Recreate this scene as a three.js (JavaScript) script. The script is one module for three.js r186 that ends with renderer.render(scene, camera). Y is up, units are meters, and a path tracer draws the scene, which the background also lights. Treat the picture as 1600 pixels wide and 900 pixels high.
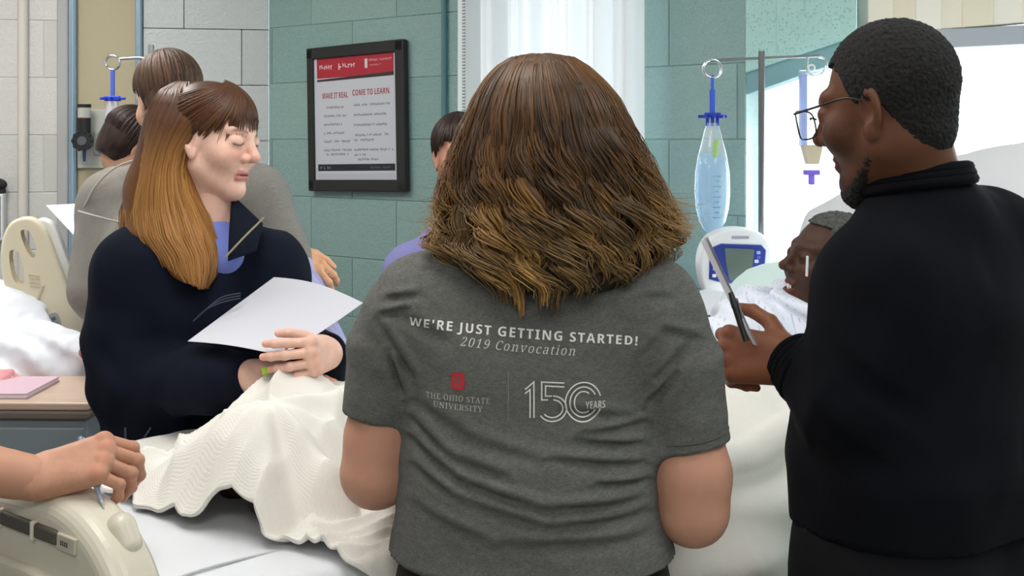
import * as THREE from 'three';
import { mergeGeometries } from 'three/addons/utils/BufferGeometryUtils.js';
import { RoundedBoxGeometry } from 'three/addons/geometries/RoundedBoxGeometry.js';
import { RectAreaLightUniformsLib } from 'three/addons/lights/RectAreaLightUniformsLib.js';

// ------------------------------------------------------------------ camera, sky, lights, exposure
const FOCAL = 1700, PX = 800, PY = 218, EYE = 1.52;          // focal length and principal point in pixels of a 1600 x 900 frame, eye height
const scene = new THREE.Scene();
const camera = new THREE.PerspectiveCamera(THREE.MathUtils.radToDeg(2 * Math.atan(450 / FOCAL)), 1600 / 900, 0.05, 60);
camera.position.set(0, EYE, 0);
camera.lookAt(0, EYE, -1);
camera.setViewOffset(1600, 900, 0, 450 - PY, 1600, 900);      // a lens shifted downwards keeps the uprights upright
const renderer = new THREE.WebGLRenderer({ antialias: true });
renderer.toneMapping = THREE.LinearToneMapping;
renderer.toneMappingExposure = 1.38;
renderer.shadowMap.enabled = true;
RectAreaLightUniformsLib.init();
scene.background = new THREE.Color(0.86, 0.95, 1.0);          // overcast daylight outside the windows
scene.backgroundIntensity = 2.2;

const V = (x, y, z) => new THREE.Vector3(x, y, z);
// a point in the room: what a pixel of the photograph shows at a given distance
const P = (px, py, d) => V(((px - PX) / FOCAL) * d, EYE - ((py - PY) / FOCAL) * d, -d);

function areaLight(pos, target, w, h, color, intensity) {
  const l = new THREE.RectAreaLight(color, intensity, w, h);
  l.position.copy(pos); l.lookAt(target); scene.add(l);
  return l;
}
// daylight that comes in through the big window on the right and the small one behind the curtain
areaLight(V(1.58, 1.27, -3.36), V(1.22, 1.27, -2.2), 1.3, 0.62, new THREE.Color(0.9, 0.97, 1.0), 13);
areaLight(V(0.27, 1.64, -3.98), V(-0.321, 1.64, -3.174), 0.5, 1.1, new THREE.Color(0.85, 0.95, 1.0), 1.5);
// ------------------------------------------------------------------ small tools
let seed = 7;
const rnd = () => { seed = (seed * 1664525 + 1013904223) >>> 0; return seed / 4294967296; };
const rr = (a, b) => a + (b - a) * rnd();
const clamp = (x, a = 0, b = 1) => Math.min(b, Math.max(a, x));
const lerp = (a, b, t) => a + (b - a) * t;
const sstep = (a, b, x) => { const t = clamp((x - a) / (b - a)); return t * t * (3 - 2 * t); };
const table = (pts, x) => {
  if (x <= pts[0][0]) return pts[0][1];
  for (let i = 1; i < pts.length; i++) if (x <= pts[i][0]) { const t = (x - pts[i - 1][0]) / (pts[i][0] - pts[i - 1][0]); return lerp(pts[i - 1][1], pts[i][1], t); }
  return pts[pts.length - 1][1];
};
const hash3 = (x, y, z) => { let h = Math.imul(x, 374761393) ^ Math.imul(y, 668265263) ^ Math.imul(z, 2147483647 - 1234567); h = Math.imul(h ^ (h >>> 13), 1274126177); return ((h ^ (h >>> 16)) >>> 0) / 4294967296; };
function noise(x, y, z) {
  const ix = Math.floor(x), iy = Math.floor(y), iz = Math.floor(z);
  let fx = x - ix, fy = y - iy, fz = z - iz;
  fx = fx * fx * (3 - 2 * fx); fy = fy * fy * (3 - 2 * fy); fz = fz * fz * (3 - 2 * fz);
  const c = (a, b, d) => hash3(ix + a, iy + b, iz + d);
  return lerp(lerp(lerp(c(0, 0, 0), c(1, 0, 0), fx), lerp(c(0, 1, 0), c(1, 1, 0), fx), fy), lerp(lerp(c(0, 0, 1), c(1, 0, 1), fx), lerp(c(0, 1, 1), c(1, 1, 1), fx), fy), fz) * 2 - 1;
}
const numbers = new Map();
function numbered(name) { const n = numbers.get(name) ?? 0; numbers.set(name, n + 1); return n ? name + '_' + String(n).padStart(3, '0') : name; }
function mesh(name, geometry, material, parent) {
  const m = new THREE.Mesh(geometry, material);
  m.name = parent ? name : numbered(name);
  m.castShadow = m.receiveShadow = true;
  (parent ?? scene).add(m);
  return m;
}
function thing(name, label, category, pos = V(0, 0, 0), turn = 0, group) {
  const g = new THREE.Group();
  g.name = numbered(name); g.position.copy(pos); g.rotation.y = turn;
  tag(g, label, category, group);
  scene.add(g);
  return g;
}
function tag(o, label, category, group) { o.userData.label = label; o.userData.category = category; if (group) o.userData.group = group; return o; }
function struct(name, geometry, material) { const m = geometry ? mesh(name, geometry, material) : new THREE.Group(); if (!geometry) { m.name = name; scene.add(m); } m.userData.kind = 'structure'; return m; }
const C = (r, g, b) => new THREE.Color(r, g, b);
const std = (color, roughness = 0.8, extra = {}) => new THREE.MeshStandardMaterial({ color, roughness, ...extra });
const phys = (color, roughness = 0.8, extra = {}) => new THREE.MeshPhysicalMaterial({ color, roughness, ...extra });
const hex = (h) => new THREE.Color(h);
function canvasTexture(w, h, draw, srgb = true) {
  const c = document.createElement('canvas'); c.width = w; c.height = h;
  draw(c.getContext('2d'), w, h);
  const t = new THREE.CanvasTexture(c);
  if (srgb) t.colorSpace = THREE.SRGBColorSpace;
  t.wrapS = t.wrapT = THREE.RepeatWrapping; t.anisotropy = 8;
  return t;
}
function dataTexture(n, f, srgb = false) {       // f(u, v) -> 0..1 or [r, g, b]
  const a = new Uint8Array(n * n * 4);
  for (let y = 0; y < n; y++) for (let x = 0; x < n; x++) {
    const q = f(x / n, y / n, x, y), v = Array.isArray(q) ? q : [q, q, q];
    for (let c = 0; c < 3; c++) a[(y * n + x) * 4 + c] = clamp(v[c]) * 255;
    a[(y * n + x) * 4 + 3] = 255;
  }
  const t = new THREE.DataTexture(a, n, n);
  t.magFilter = THREE.LinearFilter; t.minFilter = THREE.LinearMipmapLinearFilter; t.generateMipmaps = true;
  t.wrapS = t.wrapT = THREE.RepeatWrapping; if (srgb) t.colorSpace = THREE.SRGBColorSpace; t.needsUpdate = true;
  return t;
}
const repeat = (t, x, y = x) => { const c = t.clone(); c.repeat.set(x, y); c.needsUpdate = true; return c; };
// box from corner sizes with bevelled edges
const box = (w, h, d, r = 0.004) => (r > 0 ? new RoundedBoxGeometry(w, h, d, 2, Math.min(r, w / 2.01, h / 2.01, d / 2.01)) : new THREE.BoxGeometry(w, h, d));
const tube = (pts, r, seg = 24, rad = 8, closed = false) => new THREE.TubeGeometry(new THREE.CatmullRomCurve3(pts, closed), seg, r, rad, closed);
const moved = (g, x, y, z, rx = 0, ry = 0, rz = 0) => g.applyMatrix4(new THREE.Matrix4().compose(V(x, y, z), new THREE.Quaternion().setFromEuler(new THREE.Euler(rx, ry, rz)), V(1, 1, 1)));
const plain = (gs) => mergeGeometries(gs.map((g) => { const q = g.index ? g.toNonIndexed() : g; for (const k of Object.keys(q.attributes)) if (!['position', 'normal', 'uv'].includes(k)) q.deleteAttribute(k); return q; }));

// ------------------------------------------------------------------ distance fields and their mesher (surface nets)
const smin = (a, b, k) => { const h = k - Math.abs(a - b); return h > 0 ? Math.min(a, b) - (h * h) / (4 * k) : Math.min(a, b); };
class Field {
  constructor(k = 0.02) { this.k = k; this.list = []; }
  put(o) { o.k = o.k ?? this.k; this.list.push(o); return this; }
  cap(a, b, ra, rb = ra, k, sub) { const dx = b.x - a.x, dy = b.y - a.y, dz = b.z - a.z; return this.put({ t: 0, x: a.x, y: a.y, z: a.z, dx, dy, dz, l2: dx * dx + dy * dy + dz * dz + 1e-12, ra, rb, k, sub }); }
  ball(c, r, k, sub) { return this.cap(c, c, r, r, k, sub); }
  ell(c, r, k, m, sub) { return this.put({ t: 1, x: c.x, y: c.y, z: c.z, rx: r[0], ry: r[1], rz: r[2], m: m ? m.map((v) => [v.x, v.y, v.z]).flat() : null, k, sub }); }
  cone(a, b, ra, rb, round, k, sub) { const d = b.clone().sub(a), l = d.length(); d.normalize(); return this.put({ t: 2, x: a.x, y: a.y, z: a.z, dx: d.x, dy: d.y, dz: d.z, l, ra, rb, round, k, sub }); }
  box(c, r, round, m, k, sub) { return this.put({ t: 3, x: c.x, y: c.y, z: c.z, rx: r[0], ry: r[1], rz: r[2], round, m: m ? m.map((v) => [v.x, v.y, v.z]).flat() : null, k, sub }); }
  grow(e) { const f = new Field(this.k); f.list = this.list.map((o) => (o.t === 0 || o.t === 2 ? { ...o, ra: o.ra + e, rb: o.rb + e } : { ...o, rx: o.rx + e, ry: o.ry + e, rz: o.rz + e })); return f; }
}
function one(o, px, py, pz) {
  let x = px - o.x, y = py - o.y, z = pz - o.z;
  if (o.t === 0) {
    let h = (x * o.dx + y * o.dy + z * o.dz) / o.l2; h = h < 0 ? 0 : h > 1 ? 1 : h;
    x -= o.dx * h; y -= o.dy * h; z -= o.dz * h;
    return Math.sqrt(x * x + y * y + z * z) - o.ra - (o.rb - o.ra) * h;
  }
  if (o.t === 2) {
    const s = x * o.dx + y * o.dy + z * o.dz, q = Math.sqrt(Math.max(0, x * x + y * y + z * z - s * s)), h = clamp(s / o.l);
    const dr = q - (o.ra + (o.rb - o.ra) * h) + o.round, dl = Math.abs(s - o.l / 2) - o.l / 2 + o.round;
    return Math.min(Math.max(dr, dl), 0) + Math.sqrt(Math.max(dr, 0) ** 2 + Math.max(dl, 0) ** 2) - o.round;
  }
  if (o.m) { const m = o.m, a = x * m[0] + y * m[1] + z * m[2], b = x * m[3] + y * m[4] + z * m[5], c = x * m[6] + y * m[7] + z * m[8]; x = a; y = b; z = c; }
  if (o.t === 1) {
    const a = x / o.rx, b = y / o.ry, c = z / o.rz, k0 = Math.sqrt(a * a + b * b + c * c);
    const a2 = a / o.rx, b2 = b / o.ry, c2 = c / o.rz, k1 = Math.sqrt(a2 * a2 + b2 * b2 + c2 * c2);
    return k1 < 1e-9 ? -Math.min(o.rx, o.ry, o.rz) : (k0 * (k0 - 1)) / k1;
  }
  const qx = Math.abs(x) - o.rx + o.round, qy = Math.abs(y) - o.ry + o.round, qz = Math.abs(z) - o.rz + o.round;
  return Math.sqrt(Math.max(qx, 0) ** 2 + Math.max(qy, 0) ** 2 + Math.max(qz, 0) ** 2) + Math.min(Math.max(qx, qy, qz), 0) - o.round;
}
function evalList(list, x, y, z) {
  let d = 1e3;
  for (let i = 0; i < list.length; i++) {
    const o = list[i], e = one(o, x, y, z);
    d = o.sub ? -smin(-d, e, o.k) : smin(d, e, o.k);
  }
  return d;
}
// mod(d, x, y, z) changes the distance near the surface (folds, cuts); color(x, y, z, nx, ny, nz) -> [r, g, b]; uv the same -> [u, v]
function skin(field, cell, { mod, color, uv, margin = 0.012, min, max, matrix } = {}) {
  const L = field.list;
  if (!min) {
    min = V(1e9, 1e9, 1e9); max = V(-1e9, -1e9, -1e9);
    for (const o of L) {
      if (o.sub) continue;
      const ends = o.t === 0 ? [[o.x, o.y, o.z, o.ra], [o.x + o.dx, o.y + o.dy, o.z + o.dz, o.rb]] : o.t === 2 ? [[o.x, o.y, o.z, o.ra], [o.x + o.dx * o.l, o.y + o.dy * o.l, o.z + o.dz * o.l, o.rb]] : [[o.x, o.y, o.z, o.t === 3 ? Math.hypot(o.rx, o.ry, o.rz) : Math.max(o.rx, o.ry, o.rz)]];
      for (const [x, y, z, r] of ends) { min.min(V(x - r, y - r, z - r)); max.max(V(x + r, y + r, z + r)); }
    }
    const g = margin + field.k * 0.3 + cell * 2; min.subScalar(g); max.addScalar(g);
  }
  const B = 8, nb = [0, 1, 2].map((a) => Math.max(1, Math.ceil((max.getComponent(a) - min.getComponent(a)) / (cell * B))));
  const nx = nb[0] * B + 1, ny = nb[1] * B + 1, nz = nb[2] * B + 1;
  const val = new Float32Array(nx * ny * nz).fill(1), half = cell * B * 0.5, diag = half * Math.sqrt(3) * 1.15;
  const lists = new Map(), at = (i, j, k) => (k * ny + j) * nx + i;
  for (let c = 0; c < nb[2]; c++) for (let b = 0; b < nb[1]; b++) for (let a = 0; a < nb[0]; a++) {
    const x0 = min.x + a * B * cell, y0 = min.y + b * B * cell, z0 = min.z + c * B * cell, cx = x0 + half, cy = y0 + half, cz = z0 + half;
    const near = [];
    let d = 1e3;
    for (const o of L) {
      const e = one(o, cx, cy, cz);
      d = o.sub ? -smin(-d, e, o.k) : smin(d, e, o.k);
      if (e < diag * 1.25 + 2 * o.k + 2 * cell + margin) near.push(o);
    }
    const lim = diag * 1.4 + margin + cell;
    const i1 = a * B + B, j1 = b * B + B, k1 = c * B + B;
    if (d > lim || !near.length) continue;
    if (d < -lim && !mod) { for (let k = c * B; k <= k1; k++) for (let j = b * B; j <= j1; j++) for (let i = a * B; i <= i1; i++) val[at(i, j, k)] = -1; continue; }
    lists.set((c * nb[1] + b) * nb[0] + a, near);
    for (let k = c * B; k <= k1; k++) for (let j = b * B; j <= j1; j++) for (let i = a * B; i <= i1; i++) {
      const x = min.x + i * cell, y = min.y + j * cell, z = min.z + k * cell;
      let q = evalList(near, x, y, z);
      if (mod) q = mod(q, x, y, z);
      val[at(i, j, k)] = q;
    }
  }
  const pos = [], nor = [], col = [], uvs = [], idx = [], vert = new Int32Array(nx * ny * nz).fill(-1);
  const full = (near, x, y, z) => { const q = evalList(near, x, y, z); return mod ? mod(q, x, y, z) : q; };
  const E = [[0, 1], [2, 3], [4, 5], [6, 7], [0, 2], [1, 3], [4, 6], [5, 7], [0, 4], [1, 5], [2, 6], [3, 7]], s = new Float64Array(8), h = cell * 0.4;
  for (let k = 0; k < nz - 1; k++) for (let j = 0; j < ny - 1; j++) for (let i = 0; i < nx - 1; i++) {
    let neg = 0;
    for (let q = 0; q < 8; q++) { s[q] = val[at(i + (q & 1), j + ((q >> 1) & 1), k + (q >> 2))]; if (s[q] < 0) neg++; }
    if (!neg || neg === 8) continue;
    let x = 0, y = 0, z = 0, n = 0;
    for (const [a, b] of E) {
      if (s[a] < 0 === s[b] < 0) continue;
      const t = s[a] / (s[a] - s[b]);
      x += lerp(a & 1, b & 1, t); y += lerp((a >> 1) & 1, (b >> 1) & 1, t); z += lerp(a >> 2, b >> 2, t); n++;
    }
    x = min.x + (i + x / n) * cell; y = min.y + (j + y / n) * cell; z = min.z + (k + z / n) * cell;
    const near = lists.get(((k >> 3) * nb[1] + (j >> 3)) * nb[0] + (i >> 3)) ?? L;
    let gx = 0, gy = 0, gz = 0;
    for (const [a, b, c] of [[1, 1, 1], [1, -1, -1], [-1, 1, -1], [-1, -1, 1]]) { const v = full(near, x + a * h, y + b * h, z + c * h); gx += a * v; gy += b * v; gz += c * v; }
    const gl = Math.hypot(gx, gy, gz) || 1; gx /= gl; gy /= gl; gz /= gl;
    const d0 = clamp(full(near, x, y, z), -cell * 0.5, cell * 0.5);
    x -= gx * d0; y -= gy * d0; z -= gz * d0;
    vert[at(i, j, k)] = pos.length / 3;
    pos.push(x, y, z); nor.push(gx, gy, gz);
    if (color) col.push(...color(x, y, z, gx, gy, gz));
    uvs.push(...(uv ? uv(x, y, z, gx, gy, gz) : [x, y]));
  }
  for (let k = 1; k < nz - 1; k++) for (let j = 1; j < ny - 1; j++) for (let i = 1; i < nx - 1; i++) {
    const a = val[at(i, j, k)] < 0;
    const quad = (b, p, q, r, t) => { if (p < 0 || q < 0 || r < 0 || t < 0) return; if (b) idx.push(p, q, r, p, r, t); else idx.push(p, r, q, p, t, r); };
    if (a !== val[at(i + 1, j, k)] < 0) quad(a, vert[at(i, j - 1, k - 1)], vert[at(i, j, k - 1)], vert[at(i, j, k)], vert[at(i, j - 1, k)]);
    if (a !== val[at(i, j + 1, k)] < 0) quad(a, vert[at(i - 1, j, k - 1)], vert[at(i - 1, j, k)], vert[at(i, j, k)], vert[at(i, j, k - 1)]);
    if (a !== val[at(i, j, k + 1)] < 0) quad(a, vert[at(i - 1, j - 1, k)], vert[at(i, j - 1, k)], vert[at(i, j, k)], vert[at(i - 1, j, k)]);
  }
  const g = new THREE.BufferGeometry();
  g.setAttribute('position', new THREE.Float32BufferAttribute(pos, 3));
  g.setAttribute('normal', new THREE.Float32BufferAttribute(nor, 3));
  g.setAttribute('uv', new THREE.Float32BufferAttribute(uvs, 2));
  if (color) g.setAttribute('color', new THREE.Float32BufferAttribute(col, 3));
  g.setIndex(idx);
  if (matrix) g.applyMatrix4(matrix);
  return g;
}
// a sheet given by a function of (u, v) -> point, with thickness
function sheet(nu, nv, f, thick, uvf) {
  const pos = [], uvs = [], idx = [], p = [];
  for (let j = 0; j <= nv; j++) for (let i = 0; i <= nu; i++) p.push(f(i / nu, j / nv));
  const n = p.length, W = nu + 1, N = p.map((_, q) => { const i = q % W, j = (q / W) | 0; const a = p[j * W + Math.min(nu, i + 1)].clone().sub(p[j * W + Math.max(0, i - 1)]), b = p[Math.min(nv, j + 1) * W + i].clone().sub(p[Math.max(0, j - 1) * W + i]); return a.cross(b).normalize(); });
  for (const s of thick > 0 ? [0, 1] : [0]) for (let q = 0; q < n; q++) { const v = p[q].clone().addScaledVector(N[q], -s * thick); pos.push(v.x, v.y, v.z); uvs.push(...(uvf ? uvf((q % W) / nu, ((q / W) | 0) / nv) : [(q % W) / nu, ((q / W) | 0) / nv])); }
  const face = (a, b, c, d) => idx.push(a, b, c, a, c, d);
  for (let j = 0; j < nv; j++) for (let i = 0; i < nu; i++) { const a = j * W + i; face(a, a + 1, a + 1 + W, a + W); if (thick > 0) face(n + a, n + a + W, n + a + 1 + W, n + a + 1); }
  if (thick > 0) {
    for (let i = 0; i < nu; i++) { face(i, n + i, n + i + 1, i + 1); const a = nv * W + i; face(a, a + 1, n + a + 1, n + a); }
    for (let j = 0; j < nv; j++) { const a = j * W; face(a, a + W, n + a + W, n + a); const b = a + nu; face(b, n + b, n + b + W, b + W); }
  }
  const g = new THREE.BufferGeometry();
  g.setAttribute('position', new THREE.Float32BufferAttribute(pos, 3)); g.setAttribute('uv', new THREE.Float32BufferAttribute(uvs, 2)); g.setIndex(idx); g.computeVertexNormals();
  return g;
}
// locks of hair: flat tapering ribbons with a round back
class Locks {
  constructor() { this.pos = []; this.nor = []; this.col = []; this.idx = []; }
  add(pts, width, thick, color, out) {      // out(p) -> outward direction
    const n = pts.length, base = this.pos.length / 3;
    for (let i = 0; i < n; i++) {
      const t = i / (n - 1), p = pts[i], d = pts[Math.min(n - 1, i + 1)].clone().sub(pts[Math.max(0, i - 1)]).normalize();
      const o = out(p), s = d.clone().cross(o).normalize(), u = s.clone().cross(d).normalize();
      const w = width * Math.pow(Math.sin(Math.PI * (0.12 + 0.86 * t)), 0.6), h = thick * (1 - 0.6 * t), c = color(t);
      for (const [a, b] of [[-1, 0], [0, 1], [1, 0], [0, -1]]) {
        const q = p.clone().addScaledVector(s, a * w).addScaledVector(u, b * h), m = s.clone().multiplyScalar(a).addScaledVector(u, b * 1.0).addScaledVector(u, a ? 0.5 : 0).normalize();
        this.pos.push(q.x, q.y, q.z); this.nor.push(m.x, m.y, m.z); this.col.push(c[0], c[1], c[2]);
      }
      if (i) for (let e = 0; e < 4; e++) { const a = base + (i - 1) * 4 + e, b = base + (i - 1) * 4 + ((e + 1) % 4); this.idx.push(a, b, b + 4, a, b + 4, a + 4); }
    }
  }
  geometry() {
    const g = new THREE.BufferGeometry();
    g.setAttribute('position', new THREE.Float32BufferAttribute(this.pos, 3)); g.setAttribute('normal', new THREE.Float32BufferAttribute(this.nor, 3)); g.setAttribute('color', new THREE.Float32BufferAttribute(this.col, 3));
    g.setAttribute('uv', new THREE.Float32BufferAttribute(new Float32Array((this.pos.length / 3) * 2), 2)); g.setIndex(this.idx);
    return g;
  }
}
// ------------------------------------------------------------------ surface textures
const grainTex = dataTexture(256, (u, v) => { const a = noise(u * 64, v * 64, 1), b = noise(u * 128, v * 128, 2), c = noise(u * 16, v * 16, 5); return 0.5 + 0.22 * a + 0.2 * b + 0.12 * c; });
const paintBump = dataTexture(256, (u, v) => { let s = 0, a = 0.5, f = 12; for (let i = 0; i < 4; i++) { s += a * noise(u * f, v * f, i * 9); a *= 0.6; f *= 2.1; } return 0.5 + 0.35 * s - 0.35 * sstep(0.55, 0.8, noise(u * 46, v * 46, 77)); });
const speckle = (lo, hi, sx = 90, sy = 90, z = 3) => dataTexture(256, (u, v) => { const m = clamp(0.5 + 0.42 * noise(u * sx, v * sy, z) + 0.3 * noise(u * sx * 2.1, v * sy * 2.1, z + 4)); return [lerp(lo[0], hi[0], m), lerp(lo[1], hi[1], m), lerp(lo[2], hi[2], m)]; }, true);
const wallMat = (c) => new THREE.MeshStandardMaterial({ color: c, roughness: 0.55, bumpMap: repeat(paintBump, 3), bumpScale: 0.0016, roughnessMap: repeat(grainTex, 2) });
const TEAL = hex('#8fadaa'), WHITE_WALL = hex('#dcdad7'), GREY_WALL = hex('#ccd2d3');
const M = {
  teal: wallMat(TEAL), teal2: wallMat(hex('#8baba7')), teal3: wallMat(hex('#92b0ac')), white: wallMat(WHITE_WALL), white2: wallMat(hex('#d6d6d4')), grey: wallMat(GREY_WALL), grey2: wallMat(hex('#c8ced0')),
  chrome: std(C(0.75, 0.77, 0.8), 0.16, { metalness: 1 }), steel: std(C(0.5, 0.52, 0.55), 0.3, { metalness: 1 }), darksteel: std(C(0.22, 0.22, 0.23), 0.35, { metalness: 0.9 }),
  black: std(C(0.012, 0.012, 0.014), 0.45), blackmatte: std(C(0.02, 0.02, 0.022), 0.75), whiteplastic: std(C(0.8, 0.81, 0.83), 0.35), cream: std(hex('#e6dcc2'), 0.42), bluePlastic: std(hex('#2a4fc4'), 0.35),
};

// ------------------------------------------------------------------ the room
const COURSE = 0.2439;
// a wall along A -> B (x, distance), its own x runs along it, its z looks into the room
function wallFrame(name, A, B) {
  const w = struct(name);
  w.position.set(A[0], 0, -A[1]);
  const dx = B[0] - A[0], dz = -(B[1] - A[1]);
  w.rotation.y = Math.atan2(-dz, dx);
  w.userData.length = Math.hypot(dx, dz);
  return w;
}
// local (along, height) on a wall that a pixel shows
function onWall(A, B, px, py) {
  const k = (px - PX) / FOCAL, L = Math.hypot(B[0] - A[0], B[1] - A[1]), ux = (B[0] - A[0]) / L, ud = (B[1] - A[1]) / L;
  const s = (k * A[1] - A[0]) / (ux - k * ud), d = A[1] + ud * s;
  return [s, EYE - ((py - PY) / FOCAL) * d];
}
const blockCache = new Map();
function blocks(w, s0, s1, y0, y1, joint, yJoint, mats, holes = []) {
  const n0 = Math.floor((y0 - yJoint) / COURSE), n1 = Math.ceil((y1 - yJoint) / COURSE), LEN = COURSE * 2;
  for (let n = n0; n < n1; n++) {
    const b = Math.max(y0, yJoint + n * COURSE), t = Math.min(y1, yJoint + (n + 1) * COURSE);
    if (t - b < 0.02) continue;
    const off = joint + (n & 1 ? LEN / 2 : 0), k0 = Math.floor((s0 - off) / LEN);
    for (let k = k0; off + k * LEN < s1; k++) {
      let spans = [[Math.max(s0, off + k * LEN), Math.min(s1, off + (k + 1) * LEN)]];
      for (const [a, c, e, f] of holes) if (t > e + 0.02 && b < f - 0.02) spans = spans.flatMap(([p, q]) => [[p, Math.min(q, a)], [Math.max(p, c), q]]).filter(([p, q]) => q - p > 0.01);
      for (const [p, q] of spans) {
        if (q - p < 0.012) continue;
        const key = [(q - p).toFixed(3), (t - b).toFixed(3)].join();
        if (!blockCache.has(key)) blockCache.set(key, box(q - p - 0.0022, t - b - 0.0022, 0.04, 0.0035));
        const m = mesh('block', blockCache.get(key), mats[Math.floor(rnd() * mats.length)], w);
        m.position.set((p + q) / 2, (b + t) / 2, -0.02 + rr(-0.0004, 0.0004));
      }
    }
  }
}
function backing(w, s0, s1, y0, y1, m, z = -0.0035, th = 0.12) { const b = mesh('core', new THREE.BoxGeometry(s1 - s0, y1 - y0, th), m, w); b.position.set((s0 + s1) / 2, (y0 + y1) / 2, z - th / 2); return b; }
const CEIL = 2.74;
// back wall: teal painted blocks, a small window behind the curtain
const A1 = [-1.0694, 4.784], B1 = [0.742, 3.456];
const wallBack = wallFrame('wall_back', A1, B1), LB = 2.246, WIN = [1.27, 1.86, 1.03, 2.27];
blocks(wallBack, 0, LB, 0, CEIL, 1.973 - COURSE, 1.52, [M.teal, M.teal2, M.teal3], [WIN]);
for (const [a, b, c, d] of [[0, WIN[0], 0, CEIL], [WIN[1], LB, 0, CEIL], [WIN[0], WIN[1], 0, WIN[2]], [WIN[0], WIN[1], WIN[3], CEIL]]) backing(wallBack, a, b, c, d, M.teal2);
{
  const w = struct('window_1'); w.position.copy(wallBack.position); w.rotation.copy(wallBack.rotation);
  const f = plain([moved(box(0.59, 0.05, 0.06), 1.565, 1.055, -0.09), moved(box(0.59, 0.05, 0.06), 1.565, 2.245, -0.09), moved(box(0.05, 1.14, 0.06), 1.295, 1.65, -0.09), moved(box(0.05, 1.14, 0.06), 1.835, 1.65, -0.09)]);
  mesh('window_frame', f, M.steel, w);
  mesh('pane', moved(new THREE.BoxGeometry(0.49, 1.14, 0.004), 1.565, 1.65, -0.09), phys(C(1, 1, 1), 0.02, { transmission: 1, thickness: 0 }), w);
}
// left wall: grey blocks, the headwall panel, a pilaster, white blocks
const LD = [1.0986, 0.177], leftPoint = (t) => [A1[0] - LD[0] * t, A1[1] - LD[1] * t], U = Math.hypot(...LD), T1 = 1.75, A2 = leftPoint(T1), B2 = A1;
const wallLeft = wallFrame('wall_left', A2, B2), sOf = (t) => (T1 - t) * U;
blocks(wallLeft, sOf(0.478), sOf(0), 0, CEIL, sOf(0) - 0.36, 1.5137, [M.grey, M.grey2]);
blocks(wallLeft, 0, sOf(0.792), 0, CEIL, sOf(0.792) - 0.30, 1.539, [M.white, M.white2]);
backing(wallLeft, -0.1, sOf(0.792), 0, CEIL, M.white2);
backing(wallLeft, sOf(0.792), sOf(0), 0, CEIL, M.grey2, -0.05);
mesh('pilaster', moved(box(sOf(0.75) - sOf(0.792), CEIL, 0.08, 0.01), (sOf(0.75) + sOf(0.792)) / 2, CEIL / 2, -0.02), std(hex('#b3b3b3'), 0.6), wallLeft);
// right end: teal panels over a wide window
const A3 = [0.742, 3.456], B3 = [2.62, 2.893];
const wallRight = wallFrame('wall_right', A3, B3), LR = wallRight.userData.length, R = (px, py) => onWall(A3, B3, px, py);
function slab(name, pts, depth, z, m, parent) {
  const g = new THREE.ExtrudeGeometry(new THREE.Shape(pts.map(([x, y]) => new THREE.Vector2(x, y))), { depth, bevelEnabled: true, bevelSize: 0.003, bevelThickness: 0.003, bevelSegments: 1 });
  return mesh(name, g.translate(0, 0, z), m, parent);
}
const upTo = (a, b) => [[a[0], CEIL], [b[0], CEIL]];
const plasterMat = new THREE.MeshStandardMaterial({ color: hex('#b4dcd6'), roughness: 0.7, bumpMap: repeat(paintBump, 4), bumpScale: 0.006 });
slab('block', [R(1166, 112), R(1212, 97), [R(1212, 97)[0], CEIL], [R(1166, 112)[0], CEIL]], 0.14, -0.14, plasterMat, wallRight);
slab('block', [R(1213.5, 96.5), R(1337, 56), [R(1337, 56)[0], CEIL], [R(1213.5, 96)[0], CEIL]], 0.14, -0.14, plasterMat, wallRight);
slab('lintel', [R(1166, 147), R(1345, 84), R(1345, 54), R(1166, 112)], 0.12, -0.13, std(hex('#7fa9ad'), 0.6), wallRight);
slab('lintel', [R(1357, 80), [LR, R(1800, 46)[1]], [LR, R(1800, 17)[1]], R(1357, 53)], 0.12, -0.13, std(hex('#aeb4bc'), 0.6), wallRight);
{
  const beige = [hex('#f4ecda'), hex('#efe5cf'), hex('#f8f2e6')];
  const edges = [1357, 1395, 1432, 1470, 1505, 1552, 1600, 1680, 1790];
  for (let i = 0; i < edges.length - 1; i++) { const a = R(edges[i] + 0.6, 53 - (edges[i] - 1357) * 0.081), b = R(edges[i + 1] - 0.6, 53 - (edges[i + 1] - 1357) * 0.081); slab('panel', [a, b, [b[0], CEIL], [a[0], CEIL]], 0.05, -0.06 - (i % 2) * 0.008, std(beige[i % 3], 0.6), wallRight); }
}
const sillY = 0.93;
backing(wallRight, 0.0, LR, 0, sillY, M.teal2, 0, 0.16);
{
  const w = struct('window_2'); w.position.copy(wallRight.position); w.rotation.copy(wallRight.rotation);
  const s0 = R(1168, 300)[0];
  const fr = std(hex('#c9d4d6'), 0.4);
  mesh('window_frame', plain([moved(box(LR - s0, 0.05, 0.07), (LR + s0) / 2, sillY + 0.025, -0.1), moved(box(0.018, 0.9, 0.07), s0 + 0.009, sillY + 0.45, -0.1), moved(box(0.05, 1.4, 0.07), R(1347, 300)[0] + 0.012, sillY + 0.5, -0.12)]), fr, w);
  mesh('pane', moved(new THREE.BoxGeometry(LR - s0, CEIL - sillY, 0.004), (LR + s0) / 2, (sillY + CEIL) / 2, -0.15), phys(C(1, 1, 1), 0.02, { transmission: 1, thickness: 0 }), w);
}
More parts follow.
